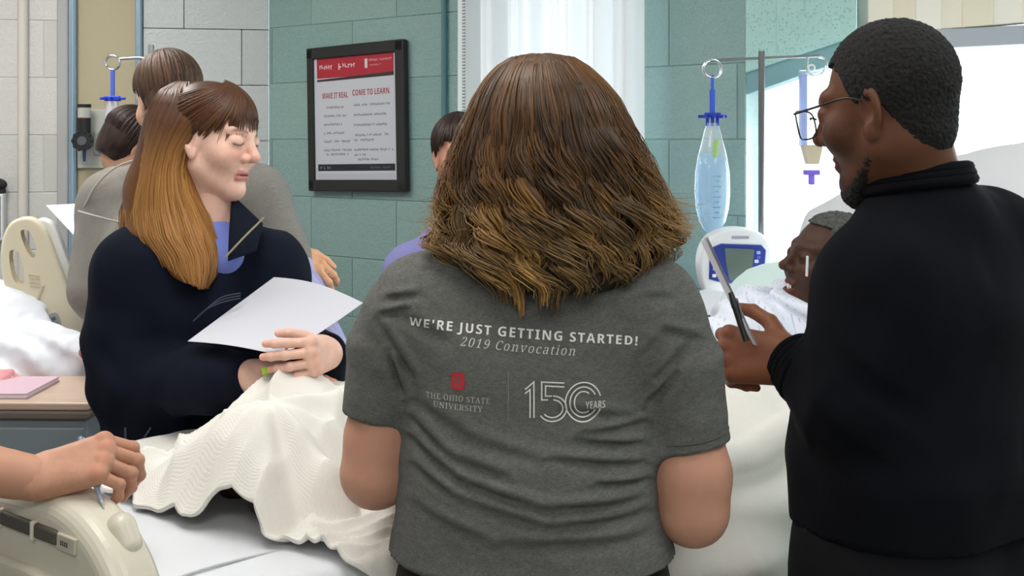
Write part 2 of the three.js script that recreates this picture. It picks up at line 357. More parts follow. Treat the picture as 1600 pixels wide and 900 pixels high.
// the rest of the shell, out of view
const vinyl = new THREE.MeshStandardMaterial({ map: speckle([0.5, 0.5, 0.49], [0.6, 0.6, 0.58], 40, 40), roughness: 0.35 });
const fl = struct('floor', new THREE.BoxGeometry(7.4, 0.1, 8.4), vinyl); fl.position.set(-0.3, -0.05, -2.2);
const ce = struct('ceiling', new THREE.BoxGeometry(7.4, 0.1, 8.4), std(hex('#e4e4e0'), 0.9)); ce.position.set(-0.3, CEIL + 0.05, -2.2);
const wb = struct('wall_behind', new THREE.BoxGeometry(7, CEIL, 0.12), std(hex('#c9ccc8'), 0.8)); wb.position.set(-0.3, CEIL / 2, 1.8);
const ws = struct('wall_side_left', new THREE.BoxGeometry(0.12, CEIL, 6.6), std(hex('#d6d4cf'), 0.8)); ws.position.set(-3.06, CEIL / 2, -1.5);
const wr = struct('wall_side_right', new THREE.BoxGeometry(0.12, CEIL, 4.9), std(hex('#aebfba'), 0.8)); wr.position.set(2.68, CEIL / 2, -0.55);

// ceiling lamps: a frame, a glowing diffuser and a light of the same size below it
function troffer(x, z, w, d, power, color, label) {
  const t = thing('ceiling_light', label, 'light', V(x, CEIL, z));
  mesh('frame', plain([moved(box(w + 0.06, 0.03, 0.03), 0, -0.015, d / 2 + 0.015), moved(box(w + 0.06, 0.03, 0.03), 0, -0.015, -d / 2 - 0.015), moved(box(0.03, 0.03, d), w / 2 + 0.015, -0.015, 0), moved(box(0.03, 0.03, d), -w / 2 - 0.015, -0.015, 0)]), M.whiteplastic, t);
  mesh('diffuser', moved(new THREE.BoxGeometry(w, 0.008, d), 0, -0.006, 0), std(C(0.9, 0.9, 0.9), 0.6, { emissive: color, emissiveIntensity: 2 }), t);
  areaLight(V(x, CEIL - 0.02, z), V(x, 0, z + 0.0001), w, d, color, power);
}
troffer(-1.75, -3.1, 0.6, 1.2, 9, C(1, 0.97, 0.92), 'ceiling lamp panel nearest the white block wall on the left');
troffer(-0.5, -1.4, 0.6, 1.2, 4.8, C(1, 0.97, 0.93), 'ceiling lamp panel above the patient bed in the middle');
troffer(-0.1, 0.75, 1.2, 0.6, 7.5, C(1, 0.97, 0.93), 'ceiling lamp panel behind the camera');

troffer(1.5, -1.0, 0.6, 1.2, 5, C(1, 0.98, 0.96), 'ceiling lamp panel on the right beside the big window');

// ------------------------------------------------------------------ fittings on the walls
const onBack = (px, py, out = 0) => { const [s, y] = onWall(A1, B1, px, py); return V(s, y, out).applyMatrix4(new THREE.Matrix4().compose(wallBack.position, wallBack.quaternion, V(1, 1, 1))); };
const onLeft = (px, py, out = 0) => { const [s, y] = onWall(A2, B2, px, py); return V(s, y, out).applyMatrix4(new THREE.Matrix4().compose(wallLeft.position, wallLeft.quaternion, V(1, 1, 1))); };
{ // poster
  const tl = onBack(487, 78), tr = onBack(637.5, 63), c = onBack(562, 184), w = Math.hypot(tr.x - tl.x, tr.z - tl.z), h = 0.598;
  const t = thing('framed_poster', 'framed white poster with red heading in a wide black frame on the teal wall', 'poster', V(c.x, c.y, c.z));
  t.rotation.copy(wallBack.rotation); t.rotation.z = 0.022; t.translateZ(0.02);
  const b = 0.036, fm = phys(C(0.015, 0.015, 0.016), 0.3);
  mesh('frame', plain([moved(box(w, b + 0.012, 0.03, 0.005), 0, h / 2 - b / 2 - 0.004, 0), moved(box(w, b + 0.012, 0.03, 0.005), 0, -h / 2 + b / 2 + 0.004, 0), moved(box(b, h, 0.03, 0.005), -w / 2 + b / 2, 0, 0), moved(box(b + 0.012, h, 0.03, 0.005), w / 2 - b / 2 - 0.004, 0, 0)]), fm, t);
  const print = canvasTexture(800, 1060, (g, W, H) => {
    let s = 11; const q = () => { s = (s * 1664525 + 1013904223) >>> 0; return s / 4294967296; };
    g.fillStyle = '#dfe2ec'; g.fillRect(0, 0, W, H);
    g.fillStyle = '#c3283c'; g.fillRect(38, 20, W - 72, 170);
    g.fillStyle = '#3a3037'; g.beginPath(); g.moveTo(38, 200); g.lineTo(W - 34, 176); g.lineTo(W - 34, 206); g.lineTo(38, 218); g.fill();
    const scrawl = (x, y, w, h, c) => { g.fillStyle = c; let p = x; while (p < x + w) { const e = h * (0.35 + 0.35 * q()); if (q() > 0.14) { g.fillRect(p, y + h * 0.3 * q(), h * 0.16, h * 0.75); g.fillRect(p, y + h * (0.2 + 0.5 * q()), e * 0.8, h * 0.18); } p += e; } };
    scrawl(64, 74, 170, 46, '#f6dfe2'); scrawl(250, 60, 34, 70, '#f6dfe2'); scrawl(290, 74, 150, 46, '#f6dfe2');
    g.fillStyle = '#f3e3e6'; g.fillRect(500, 56, 26, 76); scrawl(540, 58, 200, 24, '#eebfc6'); scrawl(540, 98, 110, 22, '#e2a0aa');
    g.fillStyle = '#b03848'; g.textBaseline = 'middle';
    const fit = (str, x, y, w, h) => { g.save(); g.font = 'bold ' + h + 'px sans-serif'; g.translate(x, y); g.scale(w / g.measureText(str).width, 1); g.fillText(str, 0, 0); g.restore(); };
    fit('MAKE IT REAL', 86, 338, 252, 66); fit('COME TO LEARN', 378, 326, 346, 66);
    for (const [x, y, w] of [[100, 424, 190], [100, 494, 214], [100, 565, 176], [100, 636, 208], [100, 706, 244], [96, 778, 270], [96, 812, 236], [392, 414, 326], [392, 496, 300], [392, 578, 326], [392, 660, 316], [392, 700, 188], [392, 780, 350], [392, 820, 106], [424, 858, 184]]) scrawl(x, y, w, 24, '#5d616c');
    g.fillStyle = '#23252e'; g.fillRect(36, 908, W - 72, 56);
    scrawl(56, 922, 100, 28, '#9a9ca4'); scrawl(540, 922, 200, 26, '#6a6c76');
    g.fillStyle = '#d2d6e2'; g.fillRect(36, 984, W - 72, 60);
  });
  mesh('print', moved(new THREE.PlaneGeometry(w - 2 * b + 0.004, h - 2 * b + 0.004), -0.004, 0, 0.004), std(C(0.8, 0.8, 0.8), 0.5, { map: print }), t);
  mesh('backboard', moved(new THREE.BoxGeometry(w - 0.02, h - 0.02, 0.014), 0, 0, -0.009), M.blackmatte, t);
}
{ // teal conduit and white pipe
  const a = onBack(697, 200, 0.012), t = tag(mesh('conduit', new THREE.CylinderGeometry(0.011, 0.011, 2.2, 14).translate(a.x, CEIL - 1.1, a.z), std(hex('#557f86'), 0.5)), 'thin teal painted conduit running down the teal wall right of the poster', 'conduit');
  const b = onLeft(38, 200, 0.022);
  tag(mesh('wall_pipe', new THREE.CylinderGeometry(0.021, 0.021, CEIL, 18).translate(b.x, CEIL / 2, b.z), std(hex('#dcd6cf'), 0.5)), 'white painted vertical pipe on the white block wall', 'pipe');
}
{ // headwall panel with service plate
  const [s0] = onWall(A2, B2, 120, 200), [s1] = onWall(A2, B2, 212, 200), [e0] = onWall(A2, B2, 108, 200), [e1] = onWall(A2, B2, 223, 200);
  const t = thing('headwall_panel', 'tall beige headwall panel between two blue metal edge strips', 'wall panel', wallLeft.position.clone());
  t.rotation.copy(wallLeft.rotation);
  mesh('panel', moved(box(s1 - s0, CEIL - 0.01, 0.03, 0.002), (s0 + s1) / 2, CEIL / 2, -0.03), std(hex('#bdb295'), 0.6, { bumpMap: repeat(grainTex, 3), bumpScale: 0.0004 }), t);
  for (const [a, b] of [[e0, s0], [s1, e1]]) {
    mesh('edge_strip', moved(box(b - a, CEIL - 0.01, 0.06, 0.006), (a + b) / 2, CEIL / 2, -0.012), std(hex('#93a9bb'), 0.35, { metalness: 0.3 }), t);
    mesh('bead', new THREE.CylinderGeometry(0.005, 0.005, CEIL - 0.02, 10).translate((a + b) / 2 + 0.004, CEIL / 2, 0.019), std(hex('#a8c4d8'), 0.3, { metalness: 0.4 }), t);
  }
  const [, y1] = onWall(A2, B2, 165, 171), [, y0] = onWall(A2, B2, 165, 263);
  const pl = mesh('service_plate', moved(box(s1 - s0 - 0.004, y1 - y0, 0.02, 0.004), (s0 + s1) / 2, (y0 + y1) / 2, -0.008), std(hex('#c3c4bd'), 0.4), t);
  mesh('outlet', moved(new THREE.CylinderGeometry(0.03, 0.03, 0.02, 20), s0 + 0.19, (y0 + y1) / 2 + 0.03, 0.006, Math.PI / 2), std(hex('#8f9696'), 0.3), pl);
  mesh('outlet', moved(box(0.07, 0.1, 0.015, 0.006), s0 + 0.105, (y0 + y1) / 2 - 0.02, 0.006), std(hex('#a3a8a7'), 0.4), pl);
}
{ // suction regulator
  const c = onLeft(137, 220, 0.065), t = thing('suction_regulator', 'black suction regulator with round dial and clear canister on the headwall plate', 'regulator', c);
  t.rotation.copy(wallLeft.rotation);
  const px = 4.65 / FOCAL;
  mesh('body', plain([new THREE.CylinderGeometry(10 * px, 10 * px, 26 * px, 20).translate(0, 22 * px, 0), moved(box(12 * px, 14 * px, 14 * px, 0.004), 0, 4 * px, 0), moved(new THREE.CylinderGeometry(5 * px, 5 * px, 0.05, 12), 0, 0, -0.025, Math.PI / 2)]), M.black, t);
  mesh('canister', new THREE.CylinderGeometry(9.5 * px, 9.5 * px, 20 * px, 20).translate(0, 42 * px, 0), phys(C(0.9, 0.92, 0.9), 0.1, { transmission: 0.6, thickness: 0 }), t);
  mesh('cap', new THREE.CylinderGeometry(10.5 * px, 10.5 * px, 5 * px, 20).translate(0, 54 * px, 0), M.black, t);
  mesh('band', new THREE.CylinderGeometry(9.8 * px, 9.8 * px, 4 * px, 20).translate(0, 34 * px, 0), std(hex('#b4604a'), 0.5), t);
  const dial = mesh('dial', moved(new THREE.CylinderGeometry(15 * px, 15 * px, 0.03, 28), 0, 0, 0.025, Math.PI / 2), M.black, t);
  const knobs = [];
  for (let i = 0; i < 10; i++) { const a = (i / 10) * Math.PI * 2; knobs.push(new THREE.SphereGeometry(2.6 * px, 10, 8).translate(Math.cos(a) * 14 * px, Math.sin(a) * 14 * px, 0.036)); }
  mesh('grip', plain(knobs), M.blackmatte, dial);
  mesh('dial_face', moved(new THREE.CylinderGeometry(7 * px, 7 * px, 0.004, 24), 0, 0, 0.042, Math.PI / 2), std(hex('#5a5d62'), 0.4), dial);
  mesh('nozzle', new THREE.CylinderGeometry(3 * px, 2 * px, 20 * px, 12).translate(0, -22 * px, 0), std(hex('#2c3f8c'), 0.4), t);
}
{ // wall screen at the left edge of the view
  const c = onLeft(-24, 338, 0.04), t = thing('wall_monitor', 'dark screen in a white surround at the far left on the white block wall', 'monitor', c);
  t.rotation.copy(wallLeft.rotation);
  mesh('surround', box(0.185, 0.2, 0.05, 0.008), M.whiteplastic, t);
  mesh('screen', moved(box(0.163, 0.175, 0.006, 0.002), 0, 0, 0.025), std(C(0.02, 0.02, 0.024), 0.15), t);
  mesh('camera', plain([new THREE.SphereGeometry(0.035, 20, 14).scale(1.25, 0.8, 1).translate(0.06, 0.135, 0.01), moved(box(0.06, 0.02, 0.05, 0.004), 0.06, 0.107, 0)]), M.blackmatte, t);
}
{ // curtain in front of the small window
  const a = onBack(752, 100, 0.13), b = onBack(1030, 100, 0.13), dir = b.clone().sub(a).setY(0), L = dir.length(); dir.normalize();
  const nrm = V(-dir.z, 0, dir.x).negate(); if (nrm.z < 0) nrm.negate();
  const fold = (s) => 0.026 * Math.sin(s * 46 + 1.6 * Math.sin(s * 9)) + 0.012 * Math.sin(s * 113 + 2) + 0.007 * Math.sin(s * 23);
  const y0 = 0.35, y1 = CEIL - 0.06;
  const pt = (u, v) => { const s = u * L, y = lerp(y0, y1, v), pinch = (1 - v) * 0.02 * Math.sin(s * 8); return a.clone().addScaledVector(dir, s + pinch * 0.4).addScaledVector(nrm, fold(s) * (1.05 - 0.25 * v)).setY(y); };
  const t = thing('curtain', 'sheer white privacy curtain hanging in folds before the teal wall', 'curtain', V(0, 0, 0));
  const weave = canvasTexture(256, 256, (g) => { g.fillStyle = '#fff'; g.fillRect(0, 0, 256, 256); g.fillStyle = 'rgba(206,214,218,0.8)'; for (let y = 0; y < 256; y += 8) for (let x = 0; x < 256; x += 8) g.fillRect(x + ((y >> 3) & 1) * 4, y, 3, 4); });
  weave.repeat.set(1 / 0.06, 1 / 0.06);
  const uvm = (u, v) => [u * L * 1.2, lerp(y0, y1, v)];
  mesh('cloth', sheet(420, 24, pt, 0, uvm), phys(C(0.93, 0.94, 0.95), 0.95, { map: weave, transmission: 0.3, thickness: 0, side: THREE.DoubleSide }), t);
  const meshMat = phys(C(0.7, 0.74, 0.75), 0.95, { transmission: 0.3, thickness: 0 }), hole = [];
  for (let i = 0; i < 200; i++) for (let c = 0; c < 2; c++) { const u = 0.045 + c * 0.013, p = pt(u, (i + 0.5) / 200).addScaledVector(nrm, 0.003); hole.push(moved(new THREE.BoxGeometry(0.0045, 0.006, 0.001), p.x, p.y, p.z, 0, wallBack.rotation.y)); }
  const hm = mesh('mesh_band', plain(hole), std(hex('#6f7d80'), 0.9), t); hm.userData.kind = 'stuff';
  mesh('hem', tube(Array.from({ length: 90 }, (_, i) => pt(i / 89, 0)), 0.006, 180, 6), std(C(0.85, 0.86, 0.87), 0.9), t);
  mesh('track', moved(box(L + 0.1, 0.03, 0.03, 0.004), (a.x + b.x) / 2, CEIL - 0.035, (a.z + b.z) / 2, 0, wallBack.rotation.y), M.steel, t);
}
// ------------------------------------------------------------------ bodies
const basis = (fwd, upHint = V(0, 1, 0)) => { const z = fwd.clone().normalize(), x = upHint.clone().cross(z).normalize(), y = z.clone().cross(x); return [x, y, z]; };   // x = the figure's left
const mixc = (a, b, t) => [lerp(a[0], b[0], t), lerp(a[1], b[1], t), lerp(a[2], b[2], t)];
const lin = (h) => { const c = hex(h); return [c.r, c.g, c.b]; };
// a head in its own axes (x to its left, y up, z forward), 0.23 m from chin to crown, moved to its place
function headGeometry(center, fwd, up, o = {}) {
  const f = new Field(0.02), e = o.eye ?? 0.2, s = o.scale ?? 1, mouth = o.mouth ?? 0, w = o.width ?? 1;
  f.ell(V(0, 0.032, -0.016), [0.074 * w, 0.084, 0.095 * (o.deep ?? 1)], 0.02);
  f.ell(V(0, -0.028, 0.022), [0.058 * w, 0.078, 0.066], 0.03);
  f.cap(V(0.05 * w, -0.056, 0.002), V(0.012, -0.098, 0.062), 0.016, 0.015, 0.03);
  f.cap(V(-0.05 * w, -0.056, 0.002), V(-0.012, -0.098, 0.062), 0.016, 0.015, 0.03);
  f.ball(V(0, -0.099 - mouth * 0.25, 0.068), 0.0155, 0.022);
  for (const q of [-1, 1]) {
    f.cap(V(q * 0.044, 0.03, 0.064), V(q * 0.014, 0.027, 0.082), 0.009 * (o.browR ?? 1), 0.008 * (o.browR ?? 1), 0.02);
    f.ball(V(q * 0.043 * w, -0.025, 0.056), 0.022, 0.03);
    f.ball(V(q * 0.032, 0.006, 0.099), 0.0145, 0.016, true);
  }
  f.cap(V(0, 0.018, 0.083), V(0, -0.02, 0.1045), 0.0075, 0.0095, 0.012);
  f.ball(V(0, -0.0235, 0.107), 0.0102, 0.008);
  for (const q of [-1, 1]) {
    f.ball(V(q * 0.0125, -0.028, 0.0925), 0.0085, 0.007);
    f.ball(V(q * 0.0062, -0.0365, 0.0995), 0.0035, 0.004, true);
    f.ball(V(q * 0.031, 0.008, 0.0715), 0.0125, 0.004);                                       // eyeball
    f.ell(V(q * 0.0315, 0.0105 - 0.002 * (1 - e), 0.0722), [0.0175, 0.0105, 0.0132], 0.007);  // upper lid
    f.ell(V(q * 0.0315, 0.0002, 0.071), [0.0165, 0.0075, 0.0118], 0.008);                    // lower lid
    // ear
    const ex = q * 0.0725 * w;
    f.ell(V(ex, -0.002, -0.008), [0.0075, 0.031, 0.0185], 0.008, basis(V(-q * 0.45, 0.1, 1)));
    f.ell(V(ex, -0.032, -0.001), [0.006, 0.011, 0.0085], 0.008);
    f.ell(V(ex + q * 0.006, 0.0, -0.005), [0.006, 0.018, 0.0095], 0.004, null, true);
  }
  f.cap(V(-0.016, -0.0585, 0.079), V(0.016, -0.0585, 0.079), 0.0052, 0.0052, 0.008);
  f.cap(V(-0.007, -0.0575, 0.0845), V(0.007, -0.0575, 0.0845), 0.0055, 0.0055, 0.006);
  f.cap(V(-0.013, -0.069 - mouth * 0.3, 0.0795), V(0.013, -0.069 - mouth * 0.3, 0.0795), 0.0068, 0.0068, 0.008);
  f.ell(V(0, -0.0635 - mouth * 0.15, 0.089), [0.019, 0.0014 + mouth * 0.15, 0.009 + mouth * 0.2], 0.004, null, true);
  const [bx, by, bz] = basis(fwd, up), m = new THREE.Matrix4().makeBasis(bx, by, bz).scale(V(s, s, s)).setPosition(center);
  const neck = o.neckTo ? o.neckTo.clone().applyMatrix4(m.clone().invert()) : o.neck ?? V(0, -0.17, -0.03);
  f.cap(V(0, -0.05, -0.022), neck, 0.05 * (o.neckW ?? 1), 0.054 * (o.neckW ?? 1), 0.03);
  const skinC = o.skin, lip = o.lip ?? mixc(skinC, [0.45, 0.1, 0.1], 0.45), brow = o.brow ?? [0.05, 0.03, 0.02];
  const color = (x, y, z) => {
    const n = 1 + 0.05 * noise(x * 60, y * 60, z * 60) + 0.05 * noise(x * 220, y * 220, z * 220);
    let c = [skinC[0] * n, skinC[1] * n, skinC[2] * n];
    const q = Math.abs(x);
    c = mixc(c, [c[0] * 1.0, c[1] * 0.74, c[2] * 0.7], 0.5 * (Math.exp(-((q - 0.042) ** 2 + (y + 0.022) ** 2) / 0.0005) * sstep(0.03, 0.06, z) + Math.exp(-(q * q + (y + 0.026) ** 2) / 0.0002) * sstep(0.08, 0.1, z)));
    if (z > 0.062) {
      const lx = 1 - (q / 0.024) ** 2, up1 = -0.0545 + 0.004 * q / 0.02, lo = -0.077 - mouth * 0.3;
      if (lx > 0 && z > 0.076) c = mixc(c, lip, sstep(0, 0.3, lx) * sstep(up1 + 0.002, up1 - 0.003, y) * sstep(lo - 0.003, lo + 0.003, y));
      if (lx > 0 && z > 0.07 && mouth < 0.01) c = mixc(c, [lip[0] * 0.3, lip[1] * 0.25, lip[2] * 0.25], Math.exp(-(((y + 0.0635) / 0.0013) ** 2)) * sstep(0, 0.4, lx));
      const by = 0.0275 + 0.004 * Math.sin((q - 0.012) / 0.04 * 3);
      c = mixc(c, brow, 0.85 * Math.exp(-(((y - by) / 0.0036) ** 2)) * sstep(0.01, 0.017, q) * sstep(0.052, 0.04, q));
      const ly = 0.0035 - 0.0008 * (q - 0.031) / 0.01 * 1 - 0.0035 * (1 - ((q - 0.031) / 0.016) ** 2) + 0.0045 * e;
      c = mixc(c, [0.02, 0.012, 0.01], (0.9) * Math.exp(-(((y - ly) / (0.0023 + 0.0018 * e)) ** 2)) * sstep(0.019, 0.014, Math.abs(q - 0.0315)));
    }
    if (o.paint) c = o.paint(c, x, y, z);
    return c;
  };
  const g = skin(f, o.cell ?? 0.0028, { color, matrix: m });
  g.userData = {}; headGeometry.matrix = m;
  return g;
}
const headAt = (m, x, y, z) => V(x, y, z).applyMatrix4(m);
// a hand: wrist, the way the fingers point, the way its back faces, thumb side = +1 when F x N points to the thumb
function handGeometry(W, F, N, o = {}) {
  F = F.clone().normalize(); N = N.clone().addScaledVector(F, -N.dot(F)).normalize();
  const S = F.clone().cross(N).multiplyScalar(o.side ?? 1), sc = o.scale ?? 1;
  const p = (f, s, n) => W.clone().addScaledVector(F, f * sc).addScaledVector(S, s * sc).addScaledVector(N, n * sc);
  const f = new Field(0.006), spread = o.spread ?? 1;
  const kn = [[0.093, 0.029], [0.096, 0.0095], [0.091, -0.0095], [0.083, -0.027]], len = [[0.043, 0.026, 0.021], [0.047, 0.03, 0.022], [0.043, 0.027, 0.021], [0.034, 0.021, 0.019]], rad = [0.0094, 0.0096, 0.009, 0.0079];
  const curl = o.curl ?? [[30, 35, 20], [32, 38, 22], [34, 40, 24], [36, 42, 24]], fan = o.fan ?? [7, 2, -3, -9];
  kn.forEach(([a, b]) => f.cap(p(0.004, b * 0.55, 0), p(a, b, 0), 0.0165 * sc, 0.0118 * sc, 0.016));
  f.cap(p(0.02, 0.016, -0.006), p(0.07, 0.02, -0.006), 0.015 * sc, 0.011 * sc, 0.014);
  f.cap(p(0.02, -0.014, -0.006), p(0.07, -0.02, -0.006), 0.014 * sc, 0.01 * sc, 0.014);
  const tips = [];
  kn.forEach(([a, b], i) => {
    let q = p(a, b, 0), ang = 0; const sd = (fan[i] * spread * Math.PI) / 180, r = rad[i] * sc;
    f.ball(p(a, b, 0.002), r * 1.16, 0.006);
    for (let k = 0; k < 3; k++) {
      ang += (curl[i][k] * Math.PI) / 180;
      const d = F.clone().multiplyScalar(Math.cos(ang) * Math.cos(sd)).addScaledVector(S, Math.sin(sd) * (k ? 0.7 : 1)).addScaledVector(N, -Math.sin(ang) * Math.cos(sd)).normalize();
      const e = q.clone().addScaledVector(d, len[i][k] * sc), r0 = r * [1.06, 0.95, 0.87][k], r1 = r * [0.96, 0.88, 0.74][k];
      f.cap(q, e, r0, r1, 0.0025);
      if (k) f.ball(q, r0 * 1.08, 0.003);
      if (k === 2) tips.push({ p: e, d, n: N.clone().multiplyScalar(Math.cos(ang)).addScaledVector(F, Math.sin(ang)), r: r1 });
      q = e;
    }
  });
  const th = o.thumb ?? [[0.75, 0.62, -0.25], [0.9, 0.3, -0.35], [0.95, 0.1, -0.4]];          // directions (F, S, N) of its three bones
  let q = p(0.016, 0.02, -0.006); const tl = [0.046, 0.034, 0.028], tr = [[0.0145, 0.0118], [0.0108, 0.0098], [0.0102, 0.0078]];
  th.forEach(([a, b, c], i) => { const d = F.clone().multiplyScalar(a).addScaledVector(S, b).addScaledVector(N, c).normalize(), e = q.clone().addScaledVector(d, tl[i] * sc); f.cap(q, e, tr[i][0] * sc, tr[i][1] * sc, i ? 0.003 : 0.014); q = e; });
  if (o.arm) f.cap(o.arm, W, (o.armR ?? 0.036), 0.0235 * sc, 0.012);
  if (o.arm) f.cap(W, p(0.01, 0, 0), 0.023 * sc, 0.017 * sc, 0.012);
  const sk = o.skin;
  const color = (x, y, z, nx, ny, nz) => {
    const n = 1 + 0.07 * noise(x * 90, y * 90, z * 90) + 0.05 * noise(x * 260, y * 260, z * 260), v = V(x, y, z);
    let c = [sk[0] * n, sk[1] * n, sk[2] * n], red = 0, nail = 0;
    for (const t of tips) {
      const d = v.distanceTo(t.p); red = Math.max(red, sstep(0.03, 0.004, d));
      const up = nx * t.n.x + ny * t.n.y + nz * t.n.z, k = v.clone().sub(t.p), along = k.dot(t.d);
      if (up > 0.55 && along > -0.006 && d < 0.0125 * sc) nail = 1;
    }
    kn.forEach(([a, b]) => { red = Math.max(red, 0.7 * sstep(0.016, 0.004, v.distanceTo(p(a, b, 0.01)))); });
    const palm = -(nx * N.x + ny * N.y + nz * N.z);
    if (o.palmSkin) c = mixc(c, o.palmSkin, sstep(0.1, 0.8, palm));
    c = mixc(c, [c[0] * 1.02, c[1] * 0.72, c[2] * 0.68], red * (o.red ?? 0.5));
    return nail ? mixc(c, [c[0] * 1.15 + 0.03, c[1] * 1.12 + 0.03, c[2] * 1.12 + 0.03], 0.6) : c;
  };
  return skin(f, o.cell ?? 0.0026, { color });
}
// the trunk, neck, arms and legs as one field; j holds joints, w half widths and radii
function bodyField(j, w, part = { arms: true, legs: true, neck: true }) {
  const f = new Field(0.05), [lx] = [j.left], r = (p, s) => p.clone().addScaledVector(lx, s);
  for (const q of [-1, 1]) {
    f.cap(r(j.hips, q * w.hip[0]), r(j.waist, q * w.waist[0]), w.hip[1], w.waist[1], 0.05);
    f.cap(r(j.waist, q * w.waist[0]), r(j.chest, q * w.chest[0]), w.waist[1], w.chest[1], 0.05);
  }
  f.cap(j.hips, j.waist, w.hip[1], w.waist[1], 0.04);
  f.cap(j.waist, j.chest, w.waist[1], w.chest[1], 0.04);
  for (const s of ['L', 'R']) f.cap(j.neck.clone().lerp(j['sh' + s], 0.15).addScaledVector(j.up, w.trapUp ?? -0.035), j['sh' + s].clone().lerp(j.neck, 0.12).addScaledVector(j.up, -0.004), w.trap ?? 0.052, w.sh ?? 0.05, 0.06);
  for (const s of ['L', 'R']) f.cap(j['sh' + s], j.chest, w.sh ?? 0.05, 0.07, 0.06);
  if (part.neck) f.cap(j.neck.clone().addScaledVector(j.up, -0.06), j.neck.clone().lerp(j.head, 0.5), 0.056, 0.05, 0.03);
  if (part.arms) for (const s of ['L', 'R']) { f.cap(j['sh' + s], j['el' + s], w.arm[0], w.arm[1], w.armK ?? 0.03); f.cap(j['el' + s], j['wr' + s], w.arm[1] * 0.96, w.arm[2], 0.02); }
  if (part.legs) for (const s of ['L', 'R']) { f.cap(j['hp' + s], j['kn' + s], w.leg[0], w.leg[1], 0.04); f.cap(j['kn' + s], j['an' + s], w.leg[1] * 0.95, w.leg[2], 0.03); }
  return f;
}
// joints of a standing figure: where it stands, which way it faces, how tall it is; o overrides joints
function stand(x, z, face, height, o = {}) {
  const s = height / 1.7, f = face.clone().setY(0).normalize(), left = V(0, 1, 0).cross(f).normalize(), at = (l, y, fw = 0) => V(x, y * s, z).addScaledVector(left, l * s).addScaledVector(f, fw * s);
  const k = o.broad ?? 1;
  const j = { fwd: f, left, up: V(0, 1, 0), hips: at(0, 0.93), waist: at(0, 1.08), chest: at(0, 1.27), neck: at(0, 1.44, -0.01), head: at(0, 1.59, 0.03), shL: at(0.175 * k, 1.385), shR: at(-0.175 * k, 1.385), elL: at(0.24 * k, 1.1, -0.02), elR: at(-0.24 * k, 1.1, -0.02), wrL: at(0.2, 0.95, 0.16), wrR: at(-0.2, 0.95, 0.16),
    hpL: at(0.085, 0.9), hpR: at(-0.085, 0.9), knL: at(0.095, 0.5, 0.01), knR: at(-0.095, 0.5, 0.01), anL: at(0.1, 0.09, -0.02), anR: at(-0.1, 0.09, -0.02) };
  return Object.assign(j, o.joints ?? {});
}
const WIDTH = { hip: [0.075, 0.115], waist: [0.06, 0.1], chest: [0.07, 0.115], arm: [0.046, 0.04, 0.027], leg: [0.088, 0.06, 0.042] };
const skinMat = new THREE.MeshPhysicalMaterial({ color: 0xffffff, vertexColors: true, roughness: 0.52, specularIntensity: 0.5 });
const hairMat = new THREE.MeshPhysicalMaterial({ color: 0xffffff, vertexColors: true, roughness: 0.42, specularIntensity: 0.6 });
const clothBump = dataTexture(256, (u, v, x, y) => 0.5 + 0.25 * Math.sin(x * Math.PI / 2) * Math.sin(y * Math.PI / 2) + 0.25 * noise(u * 70, v * 70, 4));
const cloth = (c, extra = {}) => new THREE.MeshPhysicalMaterial({ color: c, roughness: 0.95, specularIntensity: 0.25, bumpMap: repeat(clothBump, 14), bumpScale: 0.0005, ...extra });
// soft creases everywhere in cloth
const crease = (amp, fx, fy, fz, s = 0) => (d, x, y, z) => (Math.abs(d) < 0.03 ? d + amp * (noise(x * fx + s, y * fy, z * fz) + 0.5 * noise(x * fx * 2.3, y * fy * 2.3 + s, z * fz * 2.3)) : d);
const legsField = (j, w, e) => { const f = new Field(0.04); for (const s of ['L', 'R']) { f.cap(j['hp' + s], j['kn' + s], w.leg[0] + e, w.leg[1] + e, 0.04); f.cone(j['kn' + s], j['an' + s], w.leg[1] + e, w.leg[2] + e + 0.02, 0.008, 0.03); } for (const q of [-1, 1]) f.cap(j.hips.clone().addScaledVector(j.left, q * w.hip[0]).addScaledVector(j.up, -0.02), j.hips.clone().addScaledVector(j.left, q * w.hip[0] * 0.95).addScaledVector(j.up, 0.09), w.hip[1] + e, w.waist[1] + e, 0.04); return f; };
function shoes(parent, j, m) {
  for (const s of ['L', 'R']) {
    const a = j['an' + s], f = new Field(0.02), b = a.clone().setY(0.045);
    f.cap(b.clone().addScaledVector(j.fwd, -0.04), b.clone().addScaledVector(j.fwd, 0.13), 0.042, 0.036, 0.02); f.cap(a.clone().setY(0.1), b, 0.045, 0.045, 0.03);
    mesh('shoe', skin(f, 0.012, { mod: (d, x, y) => Math.max(d, 0.004 - y) }), m, parent);
  }
}
const noUv = (g) => { g.deleteAttribute('uv'); return g; };
const joined = (gs) => mergeGeometries(gs);
const solidColor = (c) => (x, y, z) => { const n = 1 + 0.05 * noise(x * 50, y * 50, z * 50) + 0.04 * noise(x * 180, y * 180, z * 180); return [c[0] * n, c[1] * n, c[2] * n]; };
